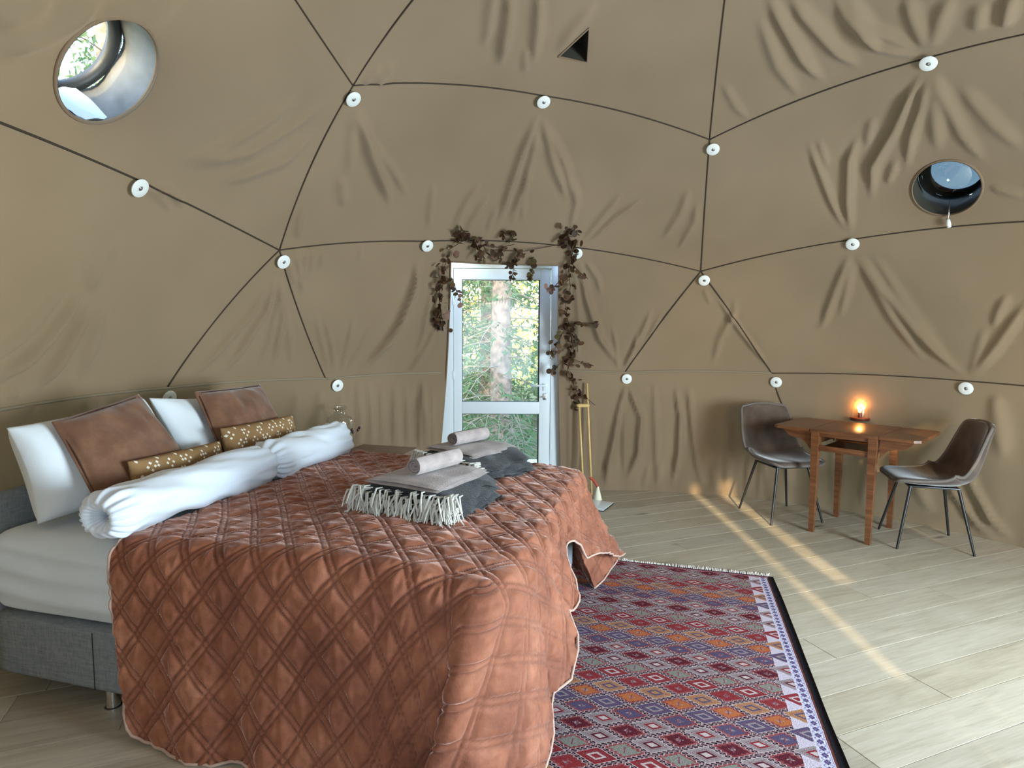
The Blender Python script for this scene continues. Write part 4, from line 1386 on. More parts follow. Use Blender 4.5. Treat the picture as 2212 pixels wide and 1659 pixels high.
duvet(2.50, 3.31, -1.96, .790, .112, .102, 'puffy white duvet roll at the far side of the bed, ending by the glass jar', 9, 1.0)
# loose flap of the near duvet that slumps onto the mattress edge
nl, ns = 40, 30
s = np.linspace(0, 1, nl)[:, None]; t = np.linspace(0, 1, ns)[None, :]

# ---------------------------------------------------------------- cushions
def cushion(name, TL, TR, BR, BL, thick, mat, label, cat='cushion', group=None, n=44, flange=0, seed=1, sag=.0, pinch=.06, parent=None, wrk=.006):
    """soft cushion spanned by four corners given in the bed frame (u, v, z)"""
    x = np.linspace(-1, 1, n)
    X, Y = np.meshgrid(x, x, indexing='ij')
    TL, TR, BR, BL = (uvz(*p) for p in (TL, TR, BR, BL))
    nv = nrm(np.cross(TR-TL, BL-TL))
    if nv @ (EYE-TL) < 0: nv = -nv
    def flat(X, Y):
        xs = X*(1-pinch*(1-Y**2)*.5 - pinch*.3); ys = Y*(1-pinch*(1-X**2)*.5 - pinch*.3)
        a = ((xs+1)/2)[..., None]; b = ((ys+1)/2)[..., None]     # b: 0 bottom .. 1 top
        return (TL*(1-a)+TR*a)*b + (BL*(1-a)+BR*a)*(1-b)
    P = flat(X, Y)
    prof = np.clip((1-np.abs(X)**2.6)*(1-np.abs(Y)**2.6), 0, 1)**.42
    if flange:
        e = 1-flange
        Xf, Yf = np.clip(X/e, -1, 1), np.clip(Y/e, -1, 1)
        prof = np.clip((1-np.abs(Xf)**2.6)*(1-np.abs(Yf)**2.6), 0, 1)**.42
    edge = np.maximum(np.abs(X), np.abs(Y))
    wr = wrk*vnoise(X*3+seed*3, Y*3+seed, seed) + wrk*.8*vnoise(X*7+seed, Y*2.5, seed+5) + wrk*1.2*np.sin(X*11+Y*6+seed)*np.clip(edge-.55, 0, 1)
    A = P + nv*((thick/2*prof + .003 + wr*np.clip(prof*1.4, 0, 1))[..., None]) - UPV*sag*prof[..., None]
    B = P - nv*((thick/2*prof + .003)[..., None])
    V = np.vstack([A.reshape(-1, 3), B.reshape(-1, 3)])
    g = gridfaces(n, n); F = np.vstack([g[:, ::-1], g+n*n])
    per = [i*n for i in range(n)] + [(n-1)*n+j for j in range(1, n)] + [i*n+n-1 for i in range(n-2, -1, -1)] + [j for j in range(n-2, 0, -1)]
    per = np.array(per); q = np.roll(per, -1)
    F = np.vstack([F, np.stack([per, q, q+n*n, per+n*n], -1)])
    uvc = np.stack([(X+1)/2*np.linalg.norm(TR-TL), (Y+1)/2*np.linalg.norm(TL-BL)], -1).reshape(-1, 2)
    o = mk(name, V, F, mat, parent, uv=np.vstack([uvc, uvc]), world=parent is not None)
    if parent is None: tag(o, label, cat, group)
    bm = bmesh.new(); bm.from_mesh(o.data); bmesh.ops.recalc_face_normals(bm, faces=bm.faces[:]); bm.to_mesh(o.data); bm.free()
    return o, (TL, TR, BR, BL, nv)
SUEDE = Mat('brown_suede', .75, (.16, .07, .035), spec=.3, Sheen_Weight=.35); _v = SUEDE.coord(); _n = SUEDE.noise(_v, 9, 4, .6)
SUEDE.color(SUEDE.ramp(_n, [(.3, (.115, .048, .025)), (.5, (.16, .072, .038)), (.75, (.235, .115, .065))])).bump(_n, .2, .01); SUEDE = SUEDE.m
cushion('pillow', (-2.47, 1.70, 1.075), (-2.50, 2.36, 1.13), (-2.22, 2.36, .70), (-2.34, 1.70, .695), .24, CASE, 'plump white pillow at the left edge of the photo, leaning on the bed head', 'pillow', 'white pillows', seed=2, pinch=.13)
cushion('pillow', (-2.46, 2.345, 1.125), (-2.50, 3.02, 1.06), (-2.26, 3.02, .69), (-2.26, 2.40, .69), .16, CASE, 'white pillow peeping out between the two brown suede cushions', 'pillow', 'white pillows', seed=5, pinch=.12)
def suede(TL, TR, BR, BL, label, seed):
    root = empty('suede_cushion', uvz(*[(a+b)/2 for a, b in zip(BL, BR)]), label=label, cat='cushion', group='brown suede cushions')
    o, (tl, tr, br, bl, nv) = cushion('cover', TL, TR, BR, BL, .13, SUEDE, None, parent=root, flange=.07, seed=seed, pinch=.04)
    for a, b in ((tl, tr), (tl, bl), (tr, br)):
        c = (tl+tr+br+bl)/4
        pts = [Vector(c + ((a*(1-t)+b*t)-c)*.925 + nv*(.006+.004*sin(t*9+seed))) for t in np.linspace(.04, .96, 16)]
        m = MB().tube(pts, .0025, 5); mk('stitched_seam', m.V, m.F, plain('suede_thread', (.06, .026, .015), .9), root, world=True)
suede((-2.36, 1.80, 1.085), (-2.37, 2.215, 1.155), (-2.16, 2.36, .75), (-2.14, 1.80, .74), 'large brown suede cushion in front of the leftmost white pillow', 4)
suede((-2.36, 2.53, 1.135), (-2.37, 3.055, 1.130), (-2.17, 3.09, .76), (-2.15, 2.50, .76), 'brown suede cushion at the far end of the row, in front of the wall', 6)
def pattern_mat():
    M = Mat('ochre_knit_pattern', .9, (.3, .18, .08), spec=.2)
    uvn = M.t.nodes.new('ShaderNodeTexCoord')
    x, y, z = M.xyz(uvn.outputs['UV'])
    a = x/.0165; b = y/.0165
    ca, cb = (a.frac()-.5).abs(), (b.frac()-.5).abs()
    dot = (ca+cb).lt(.46)
    ia, ib = a.floor(), b.floor()
    # flowers of eight dots round an empty middle on a staggered lattice
    s = (ia+ib).mod(6.); r = (ia-ib).mod(6.)
    on = (s.lt(3.5)*r.lt(3.5)) * (((ia+ib).mod(2.)).lt(.5)) 
    on2 = ((ia + 2.).mod(8.)).lt(.5)
    fac = dot*(on.max(on2*((ib.mod(3.)).lt(1.5))))
    M.color(M.mix(fac, (.28, .165, .075), (.78, .73, .62)))
    M.bump(M.noise(uvn.outputs['UV'], 300, 2), .4, .003)
    return M.m
PATT = pattern_mat()
cushion('patterned_cushion', (-2.135, 1.925, .915), (-2.155, 2.47, .905), (-2.135, 2.47, .72), (-2.105, 1.925, .72), .10, PATT, 'small ochre cushion with white dots behind the near duvet roll', 'cushion', 'ochre dotted cushions', seed=3, pinch=.05, wrk=.002)
cushion('patterned_cushion', (-2.16, 2.475, .965), (-2.16, 3.06, .955), (-2.12, 3.06, .72), (-2.12, 2.49, .72), .10, PATT, 'small ochre cushion with white dots against the far brown suede cushion', 'cushion', 'ochre dotted cushions', seed=8, pinch=.05, wrk=.002)

# ================================================================== THROWS AND TOWELS on the bed
THROW = Mat('charcoal_throw', .95, (.02, .022, .026), spec=.2, Sheen_Weight=.25); _v = THROW.coord(); _n = THROW.noise(_v, 14, 4, .6); _n3 = THROW.noise(_v, 180, 2)
THROW.color(THROW.ramp(_n, [(.35, (.010, .011, .013)), (.6, (.028, .031, .036)), (.8, (.07, .08, .09))])).bump(_n3, .6, .006); THROW = THROW.m
FRINGE = plain('cream_fringe_wool', (.66, .66, .60), .9)
TOWEL = Mat('mauve_grey_towel', .97, (.38, .31, .30), spec=.1, Sheen_Weight=.4); _v = TOWEL.coord(); _n = TOWEL.noise(_v, 220, 2); _n2 = TOWEL.noise(_v, 18, 3)
TOWEL.color(TOWEL.ramp(_n2, [(.35, (.33, .27, .26)), (.7, (.45, .38, .365))])).bump(_n, .7, .004); TOWEL = TOWEL.m
def bedframe(root_u, root_v, z, ang):
    return uvz(root_u, root_v, z), BA + radians(ang)
def folded(name, L, Wd, T, layers, mat, root_loc, rz, parent=None, seed=1, amp=.006, sag=0., label=None, cat=None, group=None, shape=None):
    """a folded cloth: side fold round the x+ edge, layers visible along the near edge. One soft mesh"""
    V = []; F = []
    n, m_ = 30, 26
    for l in range(layers):
        z0 = T*l/layers; th = T/layers*.96
        x = np.linspace(-1, 1, n); y = np.linspace(-1, 1, m_)
        X, Y = np.meshgrid(x, y, indexing='ij')
        ed = np.clip((1-np.abs(X)**10)*(1-np.abs(Y)**10), 0, 1)**.5
        sx = 1 - .03*l + .02*vnoise(Y*2+l, X*0+seed, seed+l)
        wob = amp*vnoise(X*2+seed+l, Y*2.4, seed+l*3) - sag*(np.abs(X)**2.5)*(l/layers)
        px = X*L/2*sx + .01*l*vnoise(Y*3, X*0+l, 5); py = Y*Wd/2*(1-.025*l) 
        zt = z0 + th/2 + th/2*ed + wob; zb = z0 + th/2 - th/2*ed + wob
        k = len(V)
        if shape is not None: px, py, zt, zb = shape(px, py, zt, zb)
        V += [tuple(p) for p in np.stack([px, py, zt], -1).reshape(-1, 3)]
        V += [tuple(p) for p in np.stack([px, py, zb], -1).reshape(-1, 3)]
        g = gridfaces(n, m_)
        F += [tuple(f+k) for f in g] + [tuple(f[::-1]+k+n*m_) for f in g]
        per = [i*m_ for i in range(n)] + [(n-1)*m_+j for j in range(1, m_)] + [i*m_+m_-1 for i in range(n-2, -1, -1)] + [j for j in range(m_-2, 0, -1)]
        F += [(per[(i+1) % len(per)]+k, per[i]+k, per[i]+k+n*m_, per[(i+1) % len(per)]+k+n*m_) for i in range(len(per))]
    o = mk(name, V, F, mat, parent)
    if parent is None: o.location = root_loc; o.rotation_euler = (0, 0, rz)
    tag(o, label, cat, group)
    return o
def throw(u, v, ang, L, Wd, T, label, seed, zb=.728, fr_from=-1.0, fr_to=1.0):
    loc, rz = bedframe(u, v, zb, ang)
    root = empty('folded_throw', loc, rz, label=label, cat='blanket', group='charcoal fringed throws')
    def sh(px, py, zt, zb_):
        k = np.clip((px/(L/2)-.35)/.65, 0, 1)
        dz = .020*np.sin(np.clip(px/(L/2)+.2, 0, 1)*pi) - .030*k*k
        return px, py, zt+dz, np.maximum(zb_+dz, -.012)
    folded('folded_cloth', L, Wd, T, 3, THROW, None, 0, parent=root, seed=seed, amp=.010, shape=sh)
    rg = np.random.default_rng(seed)
    m = MB()
    for k in range(190):
        t = rg.uniform(fr_from, fr_to)
        x0 = t*L/2; lay = rg.integers(0, 4)
        z0 = T*(.25+.24*lay) + rg.normal()*.004
        y0 = -Wd/2 - .002
        if k > 160:       # a few strands lie over the right hand corner
            x0 = L/2*rg.uniform(.85, 1.03); y0 = -Wd/2*rg.uniform(.75, 1.0)
        ln = rg.uniform(.045, .085); sx = rg.normal()*.020 + .006
        out = rg.uniform(.018, .050)
        z1 = max(z0-ln*.45, .004); z2 = max(z0-ln, -.006+rg.uniform(0, .012))
        m.tube([(x0, y0+.01, z0), (x0+sx*.3, y0-out*.6, z0+.004), (x0+sx*.8, y0-out, z1), (x0+sx*1.3, y0-out*1.1-.006, z2)], [.0026, .0042, .0040, .0020], 5)
    m.obj('fringe', FRINGE, root, kind='stuff')
def rolled(u, v, z, ang, L, r, label, seed, dark_end=False):
    loc, rz = bedframe(u, v, z, ang)
    root = empty('rolled_towel', loc, rz, label=label, cat='towel', group='rolled mauve towels')
    n = 90; th = .0095; turns = 3.2
    ang_ = np.linspace(0, turns*2*pi, n); rad = r - (th+.0018)*(turns*2*pi-ang_)/(2*pi)
    outer = np.stack([rad*np.cos(ang_), rad*np.sin(ang_)*.88], -1)
    tn = np.gradient(outer, axis=0); tn /= np.linalg.norm(tn, axis=1, keepdims=True)
    nn_ = np.stack([tn[:, 1], -tn[:, 0]], -1)
    inner = outer - nn_*th
    prof = np.vstack([outer, inner[::-1]])
    ys = np.concatenate([[-.5, -.49, -.465], np.linspace(-.4, .4, 10), [.465, .49, .5]])*L
    V = []
    ni = len(prof); ctr = (np.vstack([outer, inner[::-1]]) + np.vstack([inner, outer[::-1]]))/2
    for y in ys:
        e = min(1, (L/2-abs(y))/.012+.35)
        cone = .016*(1-np.linalg.norm(prof, axis=1)/r)*(1 if y < -L*.3 else 0)
        q = ctr + (prof-ctr)*min(1, e)
        V += [(a, y + c_, b+r*.88) for (a, b), c_ in zip(q, cone)]
    F = [tuple(f) for f in gridfaces(len(ys), ni, wrap=True)]
    h = ni//2
    for base_, rev in ((0, False), ((len(ys)-1)*ni, True)):
        for i in range(h-1):
            q = (base_+i, base_+i+1, base_+ni-2-i, base_+ni-1-i)
            F.append(q[::-1] if rev else q)
    mk('towel_roll', V, F, TOWEL, root)
    return root
throw(-.99, 2.36, -9, .47, .46, .095, 'folded charcoal throw with thick cream fringe, nearest on the bed', 3)
_l, _r = bedframe(-.985, 2.33, .828, -13)
folded('folded_towel', .36, .40, .034, 2, TOWEL, _l, _r, seed=4, amp=.005, sag=.012, label='mauve grey folded towel on the nearest charcoal throw', cat='towel', group='folded mauve towels')
rolled(-.965, 2.34, .863, -20, .27, .046, 'rolled mauve towel on top of the nearest towel pile', 2)
throw(-1.02, 3.03, -30, .50, .42, .080, 'folded charcoal throw with cream fringe on the far side of the bed, before the door', 8)
_l, _r = bedframe(-1.045, 3.06, .810, -27)
folded('folded_towel', .37, .36, .030, 2, TOWEL, _l, _r, seed=9, amp=.005, sag=.014, label='mauve grey folded towel on the far charcoal throw', cat='towel', group='folded mauve towels')
rolled(-1.075, 3.08, .842, -24, .26, .045, 'rolled mauve towel with its spiral end showing, on top of the far pile', 5)

# ================================================================== NIGHTSTAND, JAR
NWOOD = Mat('nightstand_wood', .6, (.2, .13, .08)); _v = NWOOD.coord(scale=(2, 30, 30)); _n = NWOOD.noise(_v, 2, 4, .6)
NWOOD.color(NWOOD.ramp(_n, [(.3, (.16, .105, .065)), (.7, (.30, .21, .14))])); NWOOD = NWOOD.m
nsz = .62
nc = uvz(-1.97, 3.74, 0)
ns_ = empty('nightstand', nc, BA, label='small brown wooden nightstand beyond the bed, by the wall', cat='nightstand')
MB().box((-.22, -.20, nsz-.022), (.22, .20, nsz), bev=.004).obj('table_top', NWOOD, ns_)
MB().box((-.20, -.18, .12), (.20, .18, nsz-.022), bev=.003).obj('cabinet_body', NWOOD, ns_)
d_ = MB().box((-.18, -.192, .36), (.18, -.18, nsz-.04), bev=.003).obj('drawer', NWOOD, ns_)
MB().tube([(0, -.192, .48), (0, -.21, .48)], .012, 12).obj('knob', STEEL, d_)
for x, y in ((-.17, -.15), (.17, -.15), (-.17, .15), (.17, .15)):
    MB().tube([(x, y, 0), (x, y, .12)], [.014, .020], 10).obj('leg', NWOOD, ns_)
# ribbed glass jar
jp = atz(727, 985, nsz)
jp = np.array([*aty(735, 960, 4.3)[:2], nsz+.001])
jar = empty('glass_jar', jp, label='large clear ribbed glass jar with a round stopper on the nightstand', cat='jar')
prof = [(.0, .0), (.078, .0), (.087, .008), (.089, .03), (.089, .185), (.082, .205), (.050, .222), (.040, .232), (.039, .262), (.046, .268)]
n = 96; V = []
for r_, z in prof:
    for k in range(n):
        t = 2*pi*k/n
        rb = 1 + (.016*cos(16*t) if .02 < z < .20 else 0)
        V.append((r_*rb*cos(t), r_*rb*sin(t), z))
mk('jar_body', V, gridfaces(len(prof), n, wrap=True), JARGLASS, jar)
MB().lathe([(.034, .262), (.040, .270), (.052, .272), (.053, .280), (.046, .288), (.020, .291), (.0, .292)], 36).obj('stopper', JARGLASS, jar)
tw = empty('dried_berry_twig', [*aty(762, 975, 4.22)[:2], nsz], label='tiny dark berry twig beside the glass jar', cat='twig')
m = MB().tube([(0, 0, 0), (.01, 0, .06), (.03, 0, .115), (.05, .0, .14)], .0022, 5).tube([(.01, 0, .06), (0, .0, .10), (-.004, 0, .125)], .0018, 5).obj('stem', TWIG, tw)
BERRY = plain('dark_berry', (.05, .01, .02), .4)
for p in ((.05, 0, .145), (-.004, 0, .13), (.038, .005, .128), (.0, .004, .112)):
    MB().lathe([(.001, -.011), (.008, -.007), (.0105, 0), (.008, .007), (.001, .011)], 10, Matrix.Translation(p)).obj('berry', BERRY, tw)

# ================================================================== DROP LEAF TABLE
TWOOD = Mat('varnished_table_wood', .28, (.2, .08, .03), spec=.6); _v = TWOOD.coord(scale=(1.2, 14, 14)); _n = TWOOD.noise(_v, 3, 5, .65, .4)
TWOOD.color(TWOOD.ramp(_n, [(.25, (.075, .026, .010)), (.5, (.155, .058, .022)), (.8, (.27, .115, .045))])).bump(_n, .1, .003); TWOOD = TWOOD.m
TA = radians(-46)
A0 = np.array([1.967, 4.519, 0])
table = empty('drop_leaf_table', A0, TA, label='small varnished wooden drop leaf table with a glowing lamp on it', cat='table')
TH = .76
MB().box((.265, .0, TH-.022), (.705, .60, TH), bev=.004).obj('table_top', TWOOD, table)
# leaves with clipped outer corners
for sx, x0, x1 in ((-1, 0, .262), (1, .708, .945)):
    c_ = .035
    if sx < 0: pts = [(x0+c_, 0), (x1, 0), (x1, .60), (x0+c_, .60), (x0, .60-c_), (x0, c_)]
    else: pts = [(x0, 0), (x1-c_, 0), (x1, c_), (x1, .60-c_), (x1-c_, .60), (x0, .60)]
    lf = MB().prism(pts, TH-.020, TH-.001).obj('leaf', TWOOD, table, smooth=False)
    xh = x1 if sx < 0 else x0
    for yb in (.04, .53):      # curved bracket below the leaf
        pr = []
        for t in np.linspace(0, 1, 12):
            pr.append((xh + sx*.20*(1-t), TH-.027 - .128*(t**1.25) - .020*sin(t*2*pi)))
        pr = [(xh, TH-.022), (xh+sx*.20, TH-.022)] + pr + [(xh, TH-.155)]
        m = MB()
        k = len(pr)
        V = [(x, yb, z) for x, z in pr] + [(x, yb+.024, z) for x, z in pr]
        F = [tuple(range(k)), tuple(range(2*k-1, k-1, -1))] + [(i, i+k, (i+1) % k+k, (i+1) % k) for i in range(k)]
        mk('bracket', V, F, TWOOD, table, smooth=False)
for x, y in ((.30, .035), (.670, .035), (.30, .555), (.670, .555)):
    m = MB(); a_, b_ = .026, .0165
    V = [(x+sx*b_, y+sy*b_, 0) for sx, sy in ((-1, -1), (1, -1), (1, 1), (-1, 1))] + [(x+sx*a_, y+sy*a_, TH-.022) for sx, sy in ((-1, -1), (1, -1), (1, 1), (-1, 1))]
    m.add(V, [(3, 2, 1, 0), (4, 5, 6, 7), (0, 1, 5, 4), (1, 2, 6, 5), (2, 3, 7, 6), (3, 0, 4, 7)])
    m.obj('leg', TWOOD, table, smooth=False)
for y in (.022, .545):
    MB().box((.325, y, TH-.155), (.645, y+.022, TH-.115), bev=.002).obj('rail', TWOOD, table)
    MB().box((.325, y, TH-.050), (.645, y+.022, TH-.022), bev=.002).obj('top_rail', TWOOD, table)
for x in (.288, .660):
    MB().box((x, .06, TH-.11), (x+.022, .53, TH-.022), bev=.002).obj('side_rail', TWOOD, table)
MB().box((.31, .05, TH-.150), (.66, .545, TH-.140)).obj('shelf_board', TWOOD, table, smooth=False)

# lamp: a small glass bottle with a few glowing bulbs
lp = atz(1857, 908, TH)
lamp = empty('table_lamp', lp + np.array([0, 0, .001]), label='small glass jar lamp with glowing warm bulbs on the wooden table', cat='lamp')
LBASE = plain('lamp_base_copper', (.14, .035, .02), .35, metal=.3)
MB().lathe([(.0, .0), (.068, .0), (.070, .004), (.070, .018), (.066, .022), (.0, .022)], 40).obj('base', LBASE, lamp)
MB().lathe([(.062, .022), (.064, .03), (.060, .09), (.052, .13), (.040, .145), (.038, .152), (.046, .154), (.046, .162), (.040, .164)], 40, cap=False).obj('glass_shade', JARGLASS, lamp)
MB().tube([(0, 0, .022), (0, 0, .06)], [.014, .012], 14).obj('socket', LBASE, lamp)
GLOW = bpy.data.materials.new('glowing_bulb'); GLOW.use_nodes = True
_t = GLOW.node_tree; _t.nodes.clear(); _e = _t.nodes.new('ShaderNodeEmission'); _e.inputs[0].default_value = (1, .42, .10, 1); _e.inputs[1].default_value = 16
_o = _t.nodes.new('ShaderNodeOutputMaterial'); _t.links.new(_e.outputs[0], _o.inputs[0])
for x, y, z, r_ in ((-.022, -.01, .100, .0115), (.018, -.012, .102, .0125), (.028, .01, .094, .010), (-.004, .0, .076, .0135), (0, .012, .088, .010)):
    MB().lathe([(.0005, -r_*1.1), (r_*.7, -r_*.8), (r_, 0), (r_*.75, r_*.8), (.0005, r_*1.2)], 14, Matrix.Translation((x, y, z))).obj('bulb', GLOW, lamp)
pl = bpy.data.lights.new('lamp_light', 'POINT'); pl.energy = 2.8; pl.color = (1, .40, .11); pl.shadow_soft_size = .02
plo = bpy.data.objects.new('lamp_light', pl); COL.objects.link(plo); plo.parent = lamp; plo.location = (.0, .0, .115)

# ================================================================== CHAIRS
CHF = Mat('grey_brown_velvet', .75, (.16, .12, .095), spec=.25, Sheen_Weight=.55, Sheen_Roughness=.35); _v = CHF.coord(); _n = CHF.noise(_v, 8, 3)
CHF.color(CHF.ramp(_n, [(.3, (.062, .043, .034)), (.7, (.115, .084, .066))])).bump(CHF.noise(_v, 160, 2), .25, .003); CHF = CHF.m
def make_chair():
    root = empty('shell_chair', (0, 0, 0))
    # profile in the symmetry plane: x forward, z up
    pr = [(.245, .452), (.225, .462), (.15, .458), (.05, .447), (-.06, .440), (-.15, .446), (-.205, .470), (-.240, .520), (-.262, .60), (-.282, .70), (-.300, .79), (-.312, .845), (-.314, .862)]
    pr = np.array(pr)
    s0 = np.linspace(0, 1, len(pr)); s = np.linspace(0, 1, 46)
    px = np.interp(s, s0, pr[:, 0]); pz = np.interp(s, s0, pr[:, 1])
    for _ in range(3):
        px[1:-1] = (px[:-2]+2*px[1:-1]+px[2:])/4; pz[1:-1] = (pz[:-2]+2*pz[1:-1]+pz[2:])/4
    t = np.linspace(-1, 1, 33)
    S_, T_ = np.meshgrid(s, t, indexing='ij')
    hw = np.interp(S_, [0, .05, .15, .4, .55, .7, .9, .97, 1], [.150, .195, .222, .238, .240, .232, .205, .185, .145])
    X = px[:, None] + 0*T_; Z = pz[:, None] + 0*T_
    wrap = np.interp(S_, [0, .3, .5, .7, .9, 1], [0, .018, .115, .075, .045, .03])
    lift = np.interp(S_, [0, .2, .45, .55, .8, 1], [.0, .020, .075, .02, -.005, -.012])
    X = X + wrap*np.abs(T_)**2.6; Z = Z + lift*np.abs(T_)**2.6
    Y = hw*T_
    P = np.stack([X, Y, Z], -1)
    du = np.gradient(P, axis=0); dv = np.gradient(P, axis=1); nv = np.cross(du, dv); nv /= np.linalg.norm(nv, axis=2, keepdims=True)
    if nv[10, 16, 2] < 0: nv = -nv
    th = .021
    ed = np.clip(1-np.abs(T_)**8, 0, 1)**.5*np.clip(1-np.abs(2*S_-1)**24, 0, 1)**.5
    A = P + nv*th*(.35+.65*ed[..., None]); B = P - nv*th*(.35+.65*ed[..., None])
    n1, n2 = S_.shape
    V = np.vstack([A.reshape(-1, 3), B.reshape(-1, 3)])
    g = gridfaces(n1, n2)
    F = [tuple(f) for f in g] + [tuple(f[::-1]+n1*n2) for f in g]
    per = [i*n2 for i in range(n1)] + [(n1-1)*n2+j for j in range(1, n2)] + [i*n2+n2-1 for i in range(n1-2, -1, -1)] + [j for j in range(n2-2, 0, -1)]
    F += [(per[(i+1) % len(per)], per[i], per[i]+n1*n2, per[(i+1) % len(per)]+n1*n2) for i in range(len(per))]
    so = mk('seat_shell', V, F, CHF, root)
    bm = bmesh.new(); bm.from_mesh(so.data); bmesh.ops.recalc_face_normals(bm, faces=bm.faces[:]); bm.to_mesh(so.data); bm.free()
    rim = [Vector(P[i, 0]) for i in range(0, n1)] + [Vector(P[-1, j]) for j in range(1, n2)] + [Vector(P[i, -1]) for i in range(n1-2, -1, -1)] + [Vector(P[0, j]) for j in range(n2-2, 0, -1)]
    MB().tube(rim+rim[:1], .010, 8, cap=False).obj('lit_rim', plain('chair_lit_edge', (.15, .125, .108), .8), root)  # paler rim tube, light on the shell edge put into its colour
    MB().box((-.15, -.14, .412), (.15, .14, .424), bev=.004).obj('under_frame', BLACKMETAL, root)
    for x, y, fx, fy in ((.14, .13, .222, .215), (.14, -.13, .222, -.215), (-.14, .13, -.222, .215), (-.14, -.13, -.222, -.215)):
        MB().tube([(x, y, .418), (fx, fy, .004), (fx, fy, 0)], [.0105, .0078, .0078], 10).obj('leg', BLACKMETAL, root)
    return root
ch = make_chair()
refresh_kids()
ch2 = copy_tree(ch)
ch.location = (2.136, 4.715, 0); ch.rotation_euler = (0, 0, radians(-80))
ch2.location = (2.88, 4.115, 0); ch2.rotation_euler = (0, 0, radians(163))
tag(ch, 'grey brown upholstered shell chair on black legs, left of the table', 'chair', 'two shell chairs at the table')
tag(ch2, 'grey brown upholstered shell chair on black legs, right of the table', 'chair', 'two shell chairs at the table')

# ================================================================== GARLAND of dried eucalyptus round the door
LEAFM = []
for nm, c in (('dried_leaf_brown', (.15, .08, .04)), ('dried_leaf_dark', (.075, .04, .022)), ('dried_leaf_pink', (.30, .17, .13)), ('dried_leaf_olive', (.13, .095, .035))):
    LEAFM.append(leafmat(nm, c, tuple(min(1, q*1.3) for q in c)))
lm_ = []
for mt_ in LEAFM:
    V = [(0, 0, 0)]; F = []
    n = 10
    for k in range(n):
        t = 2*pi*k/n
        V.append((cos(t)*.5, .5+sin(t)*.52, .07*cos(t)**2 + .05*sin(t)))
    V[0] = (0, .5, -.02)
    F = [(0, 1+k, 1+(k+1) % n) for k in range(n)]
    o = mk('leaf_proto', V, F, mt_, None); lm_.append(o.data); o.data.name = 'leaf'; bpy.data.objects.remove(o)
def wallpt(x, y, off):
    p = sph(x, y) if y < 806 else cyl(x, y)
    d = ray(x, y); d = d/np.linalg.norm(d)
    return p - d*off
def garland(name, label, lines, seed, group='dried eucalyptus garlands round the door'):
    rg = np.random.default_rng(seed)
    P0 = wallpt(*lines[0][0][0], .08)
    root = empty(name, P0, label=label, cat='garland', group=group)
    m = MB(); cnt = 0
    for pts, dens, spread, pal in lines:
        Q = []
        for i in range(len(pts)-1):
            for t in np.linspace(0, 1, 6)[:-1]:
                x = pts[i][0]*(1-t)+pts[i+1][0]*t; y = pts[i][1]*(1-t)+pts[i+1][1]*t
                Q.append(wallpt(x, y, .06+.03*sin(len(Q)*.9+seed)))
        Q.append(wallpt(*pts[-1], .06))
        m.tube([Vector(q-P0) for q in Q], .0032, 5)
        L = sum(np.linalg.norm(Q[i+1]-Q[i]) for i in range(len(Q)-1))
        for k in range(int(L*dens*1.15)):
            f = rg.uniform(0, len(Q)-1.001); i = int(f); c = Q[i]*(1-(f-i)) + Q[i+1]*(f-i)
            c = c + rg.normal(size=3)*np.array([spread, spread*.6, spread])
            o = bpy.data.objects.new('leaf', lm_[rg.choice(4, p=pal)])
            COL.objects.link(o); o.parent = root
            sc = rg.uniform(.030, .054)
            o.location = Vector(c-P0); o.scale = (sc, sc, sc)
            dirn = Vector((rg.normal()*.7, rg.normal()*.6-.2, rg.normal()*.6-.5)).normalized()
            o.rotation_euler = (dirn.to_track_quat('Y', 'Z') @ Quaternion((0, 1, 0), rg.uniform(0, 6.28))).to_euler()
    m.obj('stem', plain('garland_stem', (.07, .045, .03), .9), root)
pd = [.40, .45, .05, .10]; pp = [.34, .24, .32, .10]
garland('eucalyptus_garland', 'dried brown eucalyptus garland hanging down the left side of the door', [
    ([(972,545),(955,590),(948,640),(955,690),(958,705)], 62, .036, pd), ([(960,600),(948,660),(950,700)], 40, .028, pp), ([(975,600),(985,625),(996,655)], 42, .012, [.4,.2,.2,.2]), ([(955,690),(945,715)], 40, .014, pp)], 2)
garland('eucalyptus_garland', 'dried brown eucalyptus garland draped across the top of the door', [
    ([(968,540),(1000,520),(1040,530),(1080,535),(1110,528)], 30, .028, pd), ([(995,515),(985,498),(1012,500)], 60, .016, pd), ([(1020,510),(1035,540),(1048,560)], 62, .018, [.3,.5,0,.2]), ([(1085,510),(1098,500),(1112,512)], 55, .016, pd),
    ([(1075,545),(1084,560)], 70, .010, pd), ([(1095,575),(1112,560),(1135,548)], 66, .016, pd), ([(1110,560),(1108,590),(1103,600)], 40, .012, pd), ([(1148,560),(1150,580),(1140,602)], 52, .010, [.2,.3,0,.5]), ([(1060,540),(1130,543),(1200,530)], 3, .01, pd)], 3)
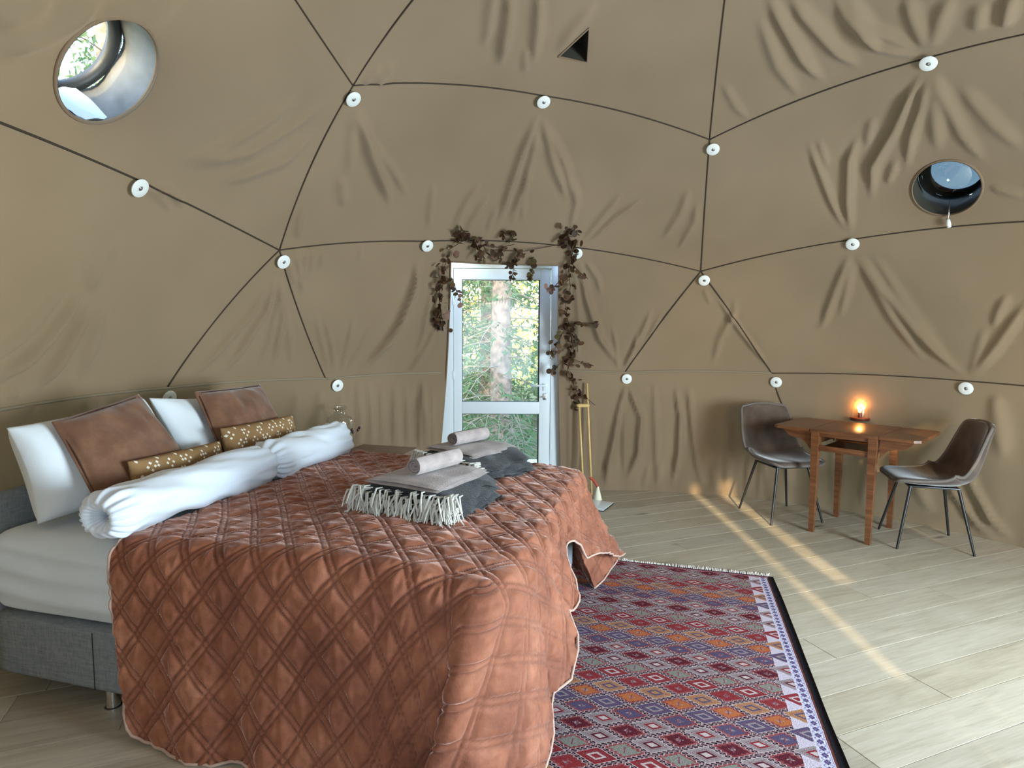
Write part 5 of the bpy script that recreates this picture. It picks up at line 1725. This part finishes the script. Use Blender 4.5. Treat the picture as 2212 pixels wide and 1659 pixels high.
garland('eucalyptus_garland', 'long dried brown eucalyptus garland trailing down the right side of the door', [
    ([(1238,490),(1222,515),(1248,528)], 120, .030, [.15,.8,0,.05]), ([(1238,540),(1228,580),(1232,620),(1222,660),(1228,700)], 60, .022, pd), ([(1222,590),(1196,622),(1180,626)], 46, .012, [.3,.2,.5,0]), ([(1235,570),(1255,590),(1270,602)], 26, .014, pd),
    ([(1228,700),(1262,698),(1294,700)], 32, .014, pd), ([(1225,700),(1205,740),(1188,775)], 62, .020, pd), ([(1232,700),(1240,760),(1225,800),(1238,830)], 58, .022, pd), ([(1215,780),(1195,800),(1198,790)], 30, .012, pp), ([(1238,830),(1250,850),(1240,885)], 46, .014, [.2,.6,.2,0]),
    ([(1242,840),(1262,855)], 30, .012, [.2,.6,0,.2]), ([(1225,770),(1260,785),(1282,790)], 16, .010, pd), ([(1228,700),(1246,730),(1248,760)], 30, .012, pd), ([(1255,850),(1285,875)], 6, .008, pd)], 5)

# ================================================================== BROOM POLES, DUSTPAN BRUSH, FLOOR SCALE
PINE = plain('pale_pine', (.74, .50, .20), .45, 9, .12)
b0 = cyl(1256, 1040, 3.0); f0 = np.array([b0[0], b0[1], 0]); f0 = atz(1258, 1062, 0.0) - np.array([0, .10, 0]); 
f1 = atz(1275, 1062, 0.0) - np.array([0, .10, 0])
t0 = wallpt(1251, 876, .07); t1 = wallpt(1268, 828, .06); tc = wallpt(1267, 876, .08)
rack = empty('wooden_pole_stand', (f0+f1)/2, label='two thin pale wooden poles joined by a crosspiece, leaning beside the door', cat='stand')
for a_, b_ in ((f0, t0), (f1, t1)):
    m = MB().tube([Vector(a_), Vector(b_)], .0095, 10); mk('pole', m.V, m.F, PINE, rack, world=True)
m = MB().tube([Vector(t0+(t0-tc)*.35), Vector(t0), Vector(tc), Vector(tc+(tc-t0)*.4)], [.012, .017, .017, .012], 12); mk('crosspiece', m.V, m.F, PINE, rack, world=True)
BR = plain('brush_bristle', (.85, .80, .62), .8)
RED = plain('red_brush_block', (.45, .08, .05), .5)
bp = atz(1291, 1079, 0.0)
brush = empty('hand_brush', bp, label='small cream bristled brush standing on the floor behind the bed foot', cat='brush')
MB().lathe([(.038, .0), (.030, .03), (.020, .07), (.012, .095), (.010, .115)], 20).obj('bristles', BR, brush)
MB().tube([(-.0, 0, .112), (-.03, .02, .16), (-.07, .03, .19)], [.012, .014, .011], 10).obj('handle', RED, brush)
sp_ = atz(1297, 1103, 0)
sc_ = empty('floor_scale', sp_, radians(-28), label='flat white scale with a dark edge on the floor behind the bed foot', cat='scale')
MB().box((-.30, -.02, .0), (0.03, .24, .012), bev=.003).obj('plate', plain('white_plate', (.75, .80, .78), .2), sc_)
MB().box((-.305, -.024, .0), (0.034, .244, .008), bev=.002).obj('rubber_edge', GASKET, sc_)
